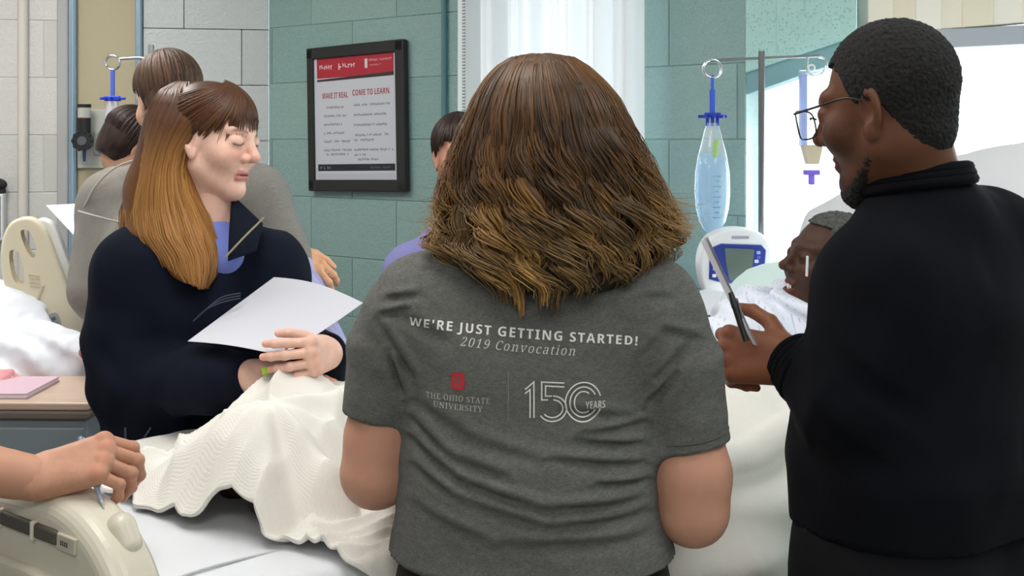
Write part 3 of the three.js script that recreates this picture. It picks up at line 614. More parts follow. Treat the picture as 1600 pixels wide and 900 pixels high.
// ------------------------------------------------------------------ the woman in the grey T-shirt, seen from behind
{
  const D = 1.5, t = thing('person', 'woman with wavy shoulder-length brown hair in a grey lettered T-shirt, seen from behind', 'person', V(0.03, 0, -D));
  const j = stand(0.03, -D, V(-0.02, 0, -1), 1.66, { joints: {
    hips: P(832, 900, D), waist: P(826, 740, D), chest: P(830, 560, D + 0.01), neck: P(838, 398, D + 0.01), head: P(850, 245, D + 0.0),
    shL: P(662, 482, D), shR: P(1014, 492, D - 0.02), elL: P(588, 738, D + 0.0), elR: P(1082, 796, D - 0.03), wrL: P(640, 745, D + 0.24), wrR: P(1015, 800, D + 0.2) } });
  j.up = V(0, 1, 0);
  const w = { hip: [0.072, 0.112], waist: [0.058, 0.102], chest: [0.068, 0.112], arm: [0.036, 0.046, 0.028], armK: 0.008, leg: [0.092, 0.062, 0.042], sh: 0.048, trap: 0.05 };
  const local = (g) => g.translate(-t.position.x, 0, -t.position.z);
  const sk = lin('#bf8d77');
  const f = bodyField(j, w);
  f.cap(j.elR.clone().add(V(0.002, 0.05, 0.0)), P(1077, 710, D - 0.02), 0.052, 0.049, 0.02); f.cap(j.elL.clone().add(V(0.002, 0.05, 0.0)), P(594, 668, D), 0.046, 0.0445, 0.02); f.cap(P(1077, 710, D - 0.02), P(1060, 600, D - 0.02), 0.048, 0.042, 0.01); f.cap(P(594, 668, D), P(608, 580, D), 0.044, 0.04, 0.01);
  const head = headGeometry(j.head, V(-0.05, 0, -1), V(0, 1, 0), { skin: sk, cell: 0.0045, neckTo: j.neck });
  const hands = ['L', 'R'].map((s) => { const F = j['wr' + s].clone().sub(j['el' + s]).normalize(); return handGeometry(j['wr' + s].clone().addScaledVector(F, 0.01), F, V(s === 'L' ? 0.6 : -0.6, 0.8, 0.2).multiply(V(s === 'L' ? -1 : -1, 1, 1)), { skin: sk, side: s === 'L' ? -1 : 1, cell: 0.004 }); });
  mesh('body', local(joined([skin(f, 0.009, { color: solidColor(sk) }), head, ...hands])), skinMat, t);
  // T-shirt
  const shirtY = P(0, 905, D - 0.11).y;
  const s = bodyField(j, w, {}).grow(0.009);
  const hemL = P(594, 652, D), hemR = P(1071, 693, D - 0.02), topL = P(614, 540, D), topR = P(1052, 560, D - 0.02);
  s.cap(j.shL, topL, 0.06, 0.058, 0.05); s.cone(topL, hemL, 0.059, 0.0535, 0.004, 0.02);
  s.cap(j.shR, topR, 0.06, 0.058, 0.05); s.cone(topR, hemR, 0.061, 0.061, 0.004, 0.03);
  s.cap(j.hips.clone().add(V(-0.075, -0.1, 0)), j.hips.clone().add(V(-0.072, 0, 0)), 0.124, 0.121, 0.04); s.cap(j.hips.clone().add(V(0.075, -0.1, 0)), j.hips.clone().add(V(0.072, 0, 0)), 0.124, 0.121, 0.04);
  const k = (D - 0.11) / FOCAL, Q = (x, y) => [(x - PX) * k, EYE - (y - PY) * k];
  // creases seen on the back: from, to (pixels), width, depth
  const folds = [[640, 668, 700, 716, 8, 5], [700, 716, 790, 742, 9, 4], [640, 700, 720, 752, 8, 5.5], [720, 752, 850, 792, 9, 5], [850, 792, 1000, 790, 9, 6], [645, 740, 720, 780, 7, 4.5], [720, 780, 860, 822, 9, 4], [860, 822, 1010, 812, 10, 5], [880, 640, 990, 660, 8, 3], [900, 690, 1008, 705, 7, 5], [860, 715, 1010, 735, 7, 5], [930, 756, 1018, 762, 6, 5], [905, 680, 1015, 672, 7, 4], [645, 800, 760, 842, 9, 3.5], [780, 850, 1020, 848, 11, 3.5], [650, 640, 740, 690, 10, 3], [740, 690, 850, 720, 10, 2.5],
    [590, 520, 640, 600, 8, 5], [600, 560, 622, 628, 6, 6], [620, 500, 700, 540, 10, 3], [596, 478, 650, 468, 7, 4], [585, 505, 640, 488, 7, 4], [1040, 520, 1100, 540, 8, 3.5], [1034, 600, 1080, 545, 9, 5], [1020, 640, 1060, 590, 6, 5], [1000, 470, 1060, 470, 9, 3], [1010, 560, 1045, 520, 9, 3], [660, 430, 720, 445, 8, 3]]
    .map(([a, b, c, d, fw, am]) => [...Q(a, b), ...Q(c, d), fw * k, am * 0.0014]);
  const zc = -D, mod = (d, x, y, z) => {
    if (Math.abs(d) < 0.02) {
      d += 0.0022 * noise(x * 16, y * 26 + x * 8, z * 14) + 0.001 * noise(x * 34, y * 60, z * 30);
      if (z > zc) for (const [ax, ay, bx, by, fw, am] of folds) {
        const dx = bx - ax, dy = by - ay, l2 = dx * dx + dy * dy; let h = ((x - ax) * dx + (y - ay) * dy) / l2; if (h < -0.2 || h > 1.2) continue; h = clamp(h);
        const ex = x - ax - dx * h, ey = y - ay - dy * h, q = (ex * ex + ey * ey) / (fw * fw); if (q > 9) continue;
        const side = Math.sign(ey * dx - ex * dy || 1) * Math.sqrt(q);
        d += am * Math.sqrt(Math.max(0.0, Math.sin(Math.PI * clamp(h * 0.9 + 0.05)))) * (Math.exp(-q) - 0.75 * Math.exp(-((side - 1.5) ** 2)));
      }
    }
    return Math.max(d, shirtY - y);
  };
  const heather = dataTexture(512, (u, v) => { const m = clamp(0.5 + 0.3 * noise(u * 60, v * 180, 3) + 0.3 * noise(u * 200, v * 256, 8) + 0.15 * noise(u * 20, v * 40, 1)); return [lerp(0.36, 0.48, m), lerp(0.362, 0.48, m), lerp(0.352, 0.465, m)]; }, true);
  const shirtG = skin(s, 0.0052, { mod, uv: (x, y, z, a, b, c) => [(x + 0.3 * z) / 0.16, (y) / 0.16] });
  // lettering lies on the back of the shirt
  const print = canvasTexture(1600, 800, (g, W, H) => {        // 4 canvas pixels to a pixel of the photograph, from (620, 490)
    const X = (x) => (x - 620) * 4, Y = (y) => (y - 488) * 4;
    g.fillStyle = '#fff'; g.strokeStyle = '#fff'; g.textBaseline = 'alphabetic';
    const text = (str, font, x0, y0, x1, y1, hpx, color, bend = 0, gap = 0) => {
      g.font = font.replace('#', hpx * 4 * 1.38); g.fillStyle = color;
      const wds = [...str].map((c) => g.measureText(c).width + gap), tot = wds.reduce((a, b) => a + b) - gap, sx = ((x1 - x0) * 4) / tot, ang = Math.atan2(y1 - y0, x1 - x0);
      let p = 0;
      [...str].forEach((c, i) => { const m = (p + wds[i] / 2) / tot; g.save(); g.translate(X(lerp(x0, x1, p / tot)), Y(lerp(y0, y1, p / tot) + bend * (4 * m * (1 - m)))); g.rotate(ang + (bend * 4 * (1 - 2 * m)) / (x1 - x0)); g.scale(sx, 1); g.fillText(c, 0, 0); g.restore(); p += wds[i]; });
    };
    text("WE'RE JUST GETTING STARTED!", 'bold #px sans-serif', 636, 514, 998, 541, 14, '#e2e2dc', 1, 6);
    text('2019 Convocation', 'italic #px serif', 718, 541, 898, 555, 13.5, '#c4c4be', 0.5, 8);
    text('THE OHIO STATE', '#px serif', 664, 627, 766, 629, 9, '#b4b4b0', -1, 3);
    text('UNIVERSITY', '#px serif', 676, 639, 754, 642, 9, '#b4b4b0', 0, 3);
    // red block letter, outlined
    const oct = (cx, cy, a, b, c) => { g.beginPath(); [[-a + c, -b], [a - c, -b], [a, -b + c], [a, b - c], [a - c, b], [-a + c, b], [-a, b - c], [-a, -b + c]].forEach(([x, y], i) => (i ? g.lineTo(X(cx) + x * 4, Y(cy) + y * 4) : g.moveTo(X(cx) + x * 4, Y(cy) + y * 4))); g.closePath(); };
    g.fillStyle = '#b8222f'; oct(715.5, 595.5, 10.5, 13.5, 4); g.fill();
    g.fillStyle = '#54555a'; oct(715.5, 595.5, 6, 9, 2.5); g.fill();
    g.fillStyle = '#b8222f'; oct(715.5, 595.5, 4.6, 7.6, 2); g.fill();
    g.fillStyle = '#54555a'; oct(715.5, 595.5, 1.8, 4.6, 0.8); g.fill();
    g.strokeStyle = 'rgba(165,165,160,0.85)'; g.lineWidth = 5; g.beginPath(); g.moveTo(X(794), Y(578)); g.lineTo(X(794), Y(655)); g.stroke();
    // 150 in double outline
    g.strokeStyle = '#d8d8d2'; g.lineWidth = 9; g.lineJoin = 'miter';
    const line = (...p) => { g.beginPath(); p.forEach(([x, y], i) => (i ? g.lineTo(X(x), Y(y)) : g.moveTo(X(x), Y(y)))); g.stroke(); };
    line([820, 606], [834, 594], [834, 650]); line([820, 612], [828, 606], [828, 650]);
    line([881, 596], [846, 594], [846, 622], [856, 622]); line([881, 602], [852, 600], [852, 616], [862, 616]);
    const arc = (cx, cy, rx, ry, a, b) => { g.beginPath(); g.ellipse(X(cx), Y(cy), rx * 4, ry * 4, 0, a, b); g.stroke(); };
    arc(863, 636, 22, 20, -1.55, 2.6); arc(863, 636, 16, 14, -1.5, 2.5);
    arc(911, 627, 28, 31, 0.35, 6.0); arc(911, 627, 21, 24, 0.5, 5.8); arc(911, 627, 14, 17, 0.9, 5.4);
    text('YEARS', 'bold #px sans-serif', 914, 637, 946, 637, 11, '#b9b9b4');
  });
  print.wrapS = print.wrapT = THREE.ClampToEdgeWrapping;
  const decal = (x0, y0, x1, y1) => {
    const [ax, ay] = Q(x0, y0), [bx, by] = Q(x1, y1), pos = shirtG.attributes.position, nor = shirtG.attributes.normal, ind = shirtG.index, [cx, cy] = Q(620, 488), W = 400 * k, H = 200 * k, out = [], uv = [], nn = [];
    for (let i = 0; i < ind.count; i += 3) {
      const v = [0, 1, 2].map((q) => ind.getX(i + q));
      if (v.some((q) => nor.getZ(q) < 0.12 || pos.getX(q) < ax || pos.getX(q) > bx || pos.getY(q) > ay || pos.getY(q) < by)) continue;
      for (const q of v) { out.push(pos.getX(q) + nor.getX(q) * 0.0007, pos.getY(q) + nor.getY(q) * 0.0007, pos.getZ(q) + nor.getZ(q) * 0.0007); nn.push(nor.getX(q), nor.getY(q), nor.getZ(q)); uv.push((pos.getX(q) - cx) / W, 1 - (cy - pos.getY(q)) / H); }
    }
    const g = new THREE.BufferGeometry(); g.setAttribute('position', new THREE.Float32BufferAttribute(out, 3)); g.setAttribute('normal', new THREE.Float32BufferAttribute(nn, 3)); g.setAttribute('uv', new THREE.Float32BufferAttribute(uv, 2));
    return local(g);
  };
  const printMat = new THREE.MeshStandardMaterial({ map: print, transparent: true, roughness: 0.8 });
  const parts = [decal(622, 492, 1012, 562), decal(640, 572, 790, 664), decal(791, 572, 960, 664)];
  const sh = mesh('t_shirt', local(shirtG), cloth(C(1, 1, 1), { map: heather, sheen: 0.15, sheenColor: C(0.5, 0.5, 0.5), sheenRoughness: 0.6 }), t);
  mesh('lettering', parts[0], printMat, sh); mesh('university_mark', parts[1], printMat, sh); mesh('anniversary_mark', parts[2], printMat, sh);
  const seam = (a, b, r0) => { const ax = b.clone().sub(a).normalize(), u = ax.clone().cross(V(0, 0, 1)).normalize(), v = ax.clone().cross(u); return tube(Array.from({ length: 20 }, (_, i) => { const q = (i / 20) * 6.283; return b.clone().addScaledVector(ax, -0.016).addScaledVector(u, Math.cos(q) * r0).addScaledVector(v, Math.sin(q) * r0); }), 0.0009, 60, 5, true); };
  mesh('sleeve_seam', local(plain([seam(topL, hemL, 0.0532), seam(topR, hemR, 0.0608)])), cloth(hex('#6a6b68')), sh);
  mesh('trousers', local(skin(legsField(j, w, 0.003), 0.012)), cloth(hex('#2b2522')), t);
  shoes(t, { ...j, anL: j.anL.clone().sub(V(t.position.x, 0, t.position.z)), anR: j.anR.clone().sub(V(t.position.x, 0, t.position.z)) }, M.blackmatte);

  // hair: outline on both sides, measured down from the crown
  const DH = 1.46, kh = DH / FOCAL;
  const left = [[84, 838], [90, 800], [104, 778], [125, 760], [150, 745], [200, 724], [250, 706], [300, 696], [350, 688], [385, 684], [410, 700], [440, 722], [470, 745]];
  const right = [[84, 852], [90, 896], [104, 918], [125, 940], [150, 960], [200, 985], [250, 1008], [300, 1030], [350, 1050], [390, 1052], [415, 1030], [440, 1005], [470, 970]];
  const deep = [[84, 10], [95, 50], [125, 88], [170, 112], [230, 124], [300, 128], [360, 132], [420, 134], [470, 124]];
  const dz0 = -(DH + 0.02);
  const at = (th, y, lay) => {      // th: angle round the head, 0 = towards the camera
    const l = table(left, y), r = table(right, y), c = (l + r) / 2, hw = ((r - l) / 2) * lay, dp = table(deep, y) * lay;
    const x = c + Math.sin(th) * hw, back = Math.cos(th) * dp * (Math.cos(th) > 0 ? 1 : 0.82);
    const z = dz0 + back * kh, q = -z / FOCAL;
    return V((x - PX) * q, EYE - (y - PY) * q, z);
  };
  const hb = new Field(0.03);
  for (let y = 126; y < 448; y += 22) {
    const l = table(left, y), r = table(right, y), c = (l + r) / 2, hw = (r - l) / 2 * 0.84, dp = table(deep, y) * 0.84, b = Math.min(26, hw * 0.5);
    hb.ell(V((c - PX) * kh, EYE - (y - PY) * kh, dz0 + 0.0), [hw * kh, (y < 130 ? 14 : 26) * kh, dp * kh], 0.03);
  }
  const baseC = (x, y, z) => { const m = clamp(0.5 + 0.5 * noise(x * 140, y * 9, z * 140)); return mixc(lin('#1c120a'), lin('#35210f'), m * 0.8); };
  const hair = mesh('hair', local(skin(hb, 0.007, { color: baseC, mod: (d, x, y, z) => { const fy = PY + (EYE - y) / kh; if (z < dz0 - 0.02 && fy > 190) d = Math.max(d, Math.abs(x - 0.045) < 0.055 ? z - dz0 + 0.02 + 0 : d, -(Math.hypot((x - 0.045) / 1.0, (z - dz0 + 0.13) / 1.1) - 0.075)); return d; } })), hairMat, t);
  const L = new Locks(); seed = 4242;
  const clumps = Array.from({ length: 84 }, (_, i) => ({ th: -2.25 + (4.5 * ((i * 0.618034) % 1)), ph: rr(0, 6.3), fr: rr(0.75, 1.4), am: rr(0.6, 1.7), tone: Math.pow(rnd(), 1.8), tip: rr(-40, 26), pull: rr(-0.16, 0.16), lay: rr(0.86, 1.0), fl: rr(-0.4, 1.1) }));
  const bottom = (th) => { const s = Math.sin(th); return table([[-1, 392], [-0.85, 412], [-0.6, 466], [-0.45, 474], [-0.2, 460], [0.1, 448], [0.4, 444], [0.7, 430], [0.9, 408], [1, 396]], Math.abs(th) > 1.57 ? Math.sign(th) : s); };
  const root = lin('#22140b'), mid = lin('#57381e'), gold = lin('#a8793a'), pale = lin('#d9b274');
  const strand = (c, jit, lay, width, thick, n, bright) => {
    const th0 = c.th + jit * 0.085, part = Math.sign(th0 || 1), yEnd = bottom(th0) + c.tip + rr(-10, 10) + (lay < 0.95 ? 6 : 0), y0 = 85 + rr(0, 10) + (rnd() < 0.2 ? rr(0, 90) : 0);
    const pts = [], flick = c.fl * (Math.abs(th0) > 0.9 ? 1.4 : 0.7);
    for (let i = 0; i <= n; i++) {
      const q = i / n, y = lerp(y0, yEnd, q), g = clamp((y - 85) / 370), wv = Math.pow(g, 1.5) * c.am, gather = -0.085 * jit * 0.62 * sstep(0.25, 0.95, g);
      const ph = c.ph + 19 * c.fr * Math.pow(g, 1.15);
      let th = th0 + gather + c.pull * g + 0.12 * wv * Math.sin(ph + 0.25 * jit);
      let la = lay + 0.085 * wv * Math.sin(ph + 1.4) + (q > 0.82 ? ((q - 0.82) / 0.18) ** 2 * 0.07 * flick : 0);
      // the parting: hair rises over both sides of it
      la *= 1 - 0.05 * Math.exp(-(((y - 85) / 14) ** 2)) * Math.exp(-((th0 / 0.25) ** 2));
      const p = at(th, y, la); p.y += q > 0.8 ? -0.0 + 0.012 * flick * ((q - 0.8) / 0.2) ** 2 * (Math.abs(th0) > 0.9 ? 1.2 : 0.4) : 0;
      pts.push(p);
    }
    const tone = clamp(c.tone + rr(-0.25, 0.25)), edge = Math.pow(Math.abs(Math.sin(th0)), 4);
    L.add(pts, width, thick, (q) => {
      const g = clamp((lerp(y0, yEnd, q) - 85) / 370);
      let k = mixc(root, mid, clamp(0.0 + tone * 0.8 + 0.2 * bright + 0.25 * sstep(0.25, 0.0, g)));
      k = mixc(k, gold, clamp(sstep(0.3, 1.05, g) * (0.02 + 0.8 * tone * tone) * (0.4 + bright) + 0.16 * bright * (1 - g)));
      k = mixc(k, pale, clamp(bright * 0.35 * sstep(0.5, 1, g) + edge * 0.25 * sstep(0.4, 1, g)));
      return k;
    }, (p) => p.clone().sub(V(0.045, p.y, dz0)).normalize());
  };
  for (const c of clumps) for (let i = 0; i < 15; i++) strand(c, rr(-1, 1), c.lay + rr(-0.035, 0.02), rr(0.003, 0.0058), 0.002, 28, rr(0, 0.5));
  for (let i = 0; i < 1500; i++) { const c = { ...clumps[Math.floor(rnd() * clumps.length)] }; c.ph += rr(-0.5, 0.5); c.tip += rr(-24, 16); c.am *= rr(0.7, 1.5); strand(c, rr(-1.3, 1.3), Math.max(0.95, c.lay) + rr(0, 0.045), rr(0.0008, 0.0021), 0.0011, 30, rr(0.1, 1)); }
  for (let i = 0; i < 240; i++) { const c = { th: (rnd() < 0.6 ? 1 : -1) * rr(1.1, 1.75), ph: rr(0, 6.3), fr: rr(0.8, 1.6), am: rr(1, 2.4), tone: 0.9, tip: rr(-60, 5), pull: rr(-0.1, 0.1), fl: rr(0, 2), lay: 1 }; strand(c, rr(-1, 1), rr(1.0, 1.06), 0.0006, 0.0005, 30, 1); }
  mesh('locks', local(L.geometry()), hairMat, hair);
}
// ------------------------------------------------------------------ the man in the dark sweatshirt on the right
const rel = (t) => (g) => g.translate(-t.position.x, -t.position.y, -t.position.z);
const shiftJoints = (j, t, names) => { const o = { ...j }; for (const n of names) o[n] = j[n].clone().sub(t.position); return o; };
{
  const D = 1.6, t = thing('person', 'man with short black hair and glasses in a near-black sweatshirt, holding papers and a pen', 'person', V(0.6, 0, -D)), local = rel(t);
  const fw = V(-0.6, 0, -0.8), j = stand(0.6, -D, fw, 1.75, { joints: {
    hips: P(1440, 850, D), waist: P(1430, 690, D), chest: P(1438, 500, D), neck: P(1436, 290, D), head: P(1384, 170, D - 0.01),
    shL: P(1388, 440, 1.54), shR: P(1545, 390, 1.7), elL: P(1326, 642, 1.5), elR: P(1560, 700, 1.72), wrL: P(1243, 566, 1.6), wrR: P(1430, 640, 1.86) } });
  const w = { hip: [0.075, 0.115], waist: [0.06, 0.105], chest: [0.06, 0.1], arm: [0.05, 0.043, 0.029], leg: [0.09, 0.062, 0.045], sh: 0.046, trap: 0.05, trapUp: -0.03 };
  const sk = lin('#5e3a28'), f = bodyField(j, w), hf = V(-0.74, -0.2, -0.67), up = V(-0.1, 1, -0.05);
  const head = headGeometry(j.head, hf, up, { skin: sk, scale: 1.03, width: 0.95, deep: 0.92, brow: [0.01, 0.008, 0.006], neckTo: j.neck, neckW: 1.12, paint: (c, x, y, z) => {
    const beard = sstep(-0.05, -0.075, y) * sstep(0.03, 0.05, z) * sstep(0.045, 0.02, Math.abs(x)) * 0.9 + 0.75 * sstep(0.005, -0.02, y) * sstep(0.045, 0.055, Math.abs(x)) * sstep(0.0, 0.025, z) * sstep(-0.085, -0.06, y) * 0.6;
    return mixc(c, [0.008, 0.006, 0.005], clamp(beard) * (0.75 + 0.25 * noise(x * 500, y * 500, z * 500)));
  } });
  const hm = headGeometry.matrix.clone();
  const hand = handGeometry(j.wrL, V(-0.84, 0.04, -0.34), V(-0.2, 0.35, 0.9), { skin: lin('#7d4d36'), palmSkin: lin('#9a6a50'), side: 1, arm: j.wrL.clone().lerp(j.elL, 0.4), armR: 0.034, red: 0.25, scale: 1.08, curl: [[66, 82, 45], [72, 84, 45], [76, 86, 45], [80, 88, 45]], thumb: [[0.55, 0.75, -0.3], [0.85, 0.5, -0.4], [0.9, 0.2, -0.5]] });
  const handR = handGeometry(j.wrR, V(-0.6, 0.1, -0.6), V(0.3, 0.8, -0.3), { skin: lin('#7d4d36'), side: -1, cell: 0.004 });
  mesh('body', local(joined([skin(f, 0.011, { color: solidColor(sk) }), head, hand, handR])), skinMat, t);
  // hair: close cropped cap
  const hf2 = new Field(0.012);
  hf2.ell(V(0, 0.036, -0.017), [0.0745, 0.0885, 0.0935], 0.015); hf2.ell(V(0, -0.028, -0.04), [0.055, 0.06, 0.052], 0.02);
  const hairC = (x, y, z) => { const n = noise(x * 400, y * 400, z * 400); return [0.0035 + 0.002 * n, 0.003 + 0.0018 * n, 0.003 + 0.0018 * n]; };
  const hair = skin(hf2, 0.003, { color: hairC, margin: 0.03, mod: (d, x, y, z) => {
    const line = z > 0.04 ? 0.075 - 0.1 * (z - 0.05) : z > -0.012 ? 0.01 + 0.052 * sstep(0.012, 0.036, z) : lerp(0.012, -0.075, sstep(-0.012, -0.06, z));
    return Math.max(d + 0.0016 * noise(x * 380, y * 380, z * 380), (line - y) * 0.7);
  } });
  mesh('hair', local(hair.applyMatrix4(hm)), std(C(1, 1, 1), 0.9, { vertexColors: true }), t);
  const bf = new Field(0.01); bf.ell(V(0, -0.113, 0.062), [0.026, 0.022, 0.024], 0.01); bf.ell(V(0, -0.1, 0.076), [0.02, 0.02, 0.011], 0.01); for (const q of [-1, 1]) bf.cap(V(q * 0.02, -0.105, 0.055), V(q * 0.05, -0.065, 0.012), 0.014, 0.0135, 0.012);
  mesh('goatee', local(skin(bf, 0.0028, { color: hairC, mod: (d, x, y, z) => d + 0.0018 * noise(x * 420, y * 420, z * 420) }).applyMatrix4(hm)), std(C(1, 1, 1), 0.9, { vertexColors: true }), t);
  // glasses
  const gm = std(C(0.02, 0.018, 0.016), 0.3), gp = [];
  for (const q of [-1, 1]) {
    gp.push(tube([V(q * 0.074, 0.012, 0.0), V(q * 0.076, 0.02, 0.02), V(q * 0.072, 0.018, 0.07), V(q * 0.066, 0.016, 0.107)], 0.0018, 30, 6));
    gp.push(tube(Array.from({ length: 24 }, (_, i) => { const a = (i / 24) * 6.283, c = Math.cos(a), s = Math.sin(a); return V(q * 0.036 + 0.028 * Math.sign(c) * Math.pow(Math.abs(c), 0.6), 0.0 + 0.021 * Math.sign(s) * Math.pow(Math.abs(s), 0.6), 0.112 - 0.006 * Math.abs(c)); }), 0.0013, 60, 6, true));
  }
  gp.push(tube([V(-0.009, 0.008, 0.111), V(0, 0.011, 0.115), V(0.009, 0.008, 0.111)], 0.0014, 10, 6));
  const gl = mesh('glasses', local(plain(gp).applyMatrix4(hm)), gm, t);
  for (const q of [-1, 1]) { const s = new THREE.Shape(); s.absellipse(q * 0.036, 0, 0.027, 0.02, 0, 6.283); mesh('lens', local(new THREE.ExtrudeGeometry(s, { depth: 0.0012, bevelEnabled: false }).translate(0, 0, 0.1085).applyMatrix4(hm)), phys(C(1, 1, 1), 0.03, { transmission: 1, thickness: 0 }), gl); }
  // sweatshirt
  const s = bodyField(j, w, {}).grow(0.026);
  for (const q of [-1, 1]) s.cone(j.hips.clone().addScaledVector(j.left, q * 0.055).add(V(0, 0.14, 0)), j.hips.clone().addScaledVector(j.left, q * 0.055).add(V(0, 0.012, 0)), 0.14, 0.132, 0.02, 0.05);
  const up1 = j.shL.clone().lerp(j.elL, 0.55);
  s.cap(j.shL, up1, 0.07, 0.068, 0.04); s.cap(up1, j.elL, 0.069, 0.066, 0.03); s.cone(j.elL, j.wrL.clone().lerp(j.elL, 0.05), 0.066, 0.046, 0.01, 0.02);
  s.cap(j.shR, j.elR, 0.075, 0.066, 0.05); s.cone(j.elR, j.wrR, 0.064, 0.045, 0.01, 0.02);
  const hemY = P(1400, 836, D - 0.1).y, body = cloth(C(0.0028, 0.0032, 0.0055), { sheen: 0.06, sheenColor: C(0.12, 0.14, 0.2), sheenRoughness: 0.5 });
  const mod = (d, x, y, z) => {
    if (Math.abs(d) < 0.03) d += 0.005 * noise(x * 11 + y * 4, y * 8, z * 11) + 0.0035 * noise(x * 24, y * 15 - x * 9, z * 22) + 0.004 * Math.max(0, Math.sin((y + x * 0.6 + z * 0.5) * 60)) * sstep(0.1, 0.0, V(x, y, z).distanceTo(j.elL) - 0.05);
    return Math.max(d, hemY - y);
  };
  const sw = mesh('sweatshirt', local(skin(s, 0.0075, { mod, uv: (x, y, z) => [(x + z) / 0.4, y / 0.4] })), body, t);
  const ring = (c, ax, r, rt, n = 40) => { const u = ax.clone().cross(V(0.3, 0.2, 1)).normalize(), v = ax.clone().cross(u).normalize(); return tube(Array.from({ length: n }, (_, i) => { const a = (i / n) * 6.283; return c.clone().addScaledVector(u, Math.cos(a) * r).addScaledVector(v, Math.sin(a) * r); }), rt, n * 2, 8, true); };
  mesh('collar', local(plain([0, 0.009, 0.018].map((q) => ring(j.neck.clone().add(V(-0.005, 0.0 + q, -0.004)), V(-0.12, 1, -0.1).normalize(), 0.081 - q * 0.35, 0.0085)))), body, sw);
  mesh('cuff', local(plain([0, 0.012, 0.024, 0.034].map((q) => ring(j.wrL.clone().addScaledVector(j.elL.clone().sub(j.wrL).normalize(), q - 0.004), j.elL.clone().sub(j.wrL).normalize(), 0.036 + q * 0.2, 0.0095)))), body, sw);
  const wf = new Field(0.05); for (const q of [-1, 1]) wf.cone(j.hips.clone().addScaledVector(j.left, q * 0.055).add(V(0, 0.14, 0)), j.hips.clone().addScaledVector(j.left, q * 0.055).add(V(0, -0.05, 0)), 0.146, 0.136, 0.02, 0.05);
  mesh('waistband', local(skin(wf, 0.007, { mod: (d, x, y, z) => Math.max(d + 0.0015 * Math.sin(Math.atan2(x - j.hips.x, z - j.hips.z) * 110), hemY - 0.004 - y, y - hemY - 0.05) })), body, sw);
  const tr = mesh('trousers', local(skin(legsField(j, w, 0.026), 0.012, { mod: crease(0.004, 12, 12, 12) })), cloth(C(0.008, 0.008, 0.01)), t);
  mesh('rivet', local(new THREE.SphereGeometry(0.005, 12, 8).translate(...P(1327, 862, 1.468).toArray())), M.steel, tr);
  shoes(t, shiftJoints(j, t, ['anL', 'anR']), M.blackmatte);
  // what he holds
  const pb = thing('paper_sheets', 'folded white sheets held upright in the hand of the man in the dark sweatshirt', 'paper', P(1180, 505, 1.56));
  const base = pb.position, A = P(1182, 540, 1.555).sub(base), B = P(1103, 370, 1.61).sub(base), wv = V(0.02, -0.018, -0.13);
  const N = B.clone().sub(A).cross(wv).normalize();
  for (let k = 0; k < 3; k++) mesh('sheet', sheet(6, 6, (u, v) => A.clone().lerp(B, u).addScaledVector(wv, v).addScaledVector(N, (k - 1) * (0.0009 + 0.001 * u) + 0.003 * v * v), 0.0006), std(hex('#dfe0ea'), 0.7), pb);
  const pen = thing('pen', 'black pen in the hand of the man in the dark sweatshirt', 'pen', P(1154, 496, 1.56));
  const dir = P(1144, 474, 1.55).sub(P(1160, 524, 1.54)).normalize(), qn = new THREE.Quaternion().setFromUnitVectors(V(0, 1, 0), dir);
  pen.quaternion.copy(qn);
  mesh('barrel', new THREE.CylinderGeometry(0.0048, 0.0048, 0.05, 14).translate(0, -0.01, 0), M.black, pen);
  mesh('cap', new THREE.CylinderGeometry(0.0038, 0.0056, 0.022, 14).translate(0, 0.026, 0), M.black, pen);
  mesh('clip', moved(box(0.002, 0.03, 0.003, 0.0008), 0.0062, 0.012, 0), M.darksteel, pen);
}
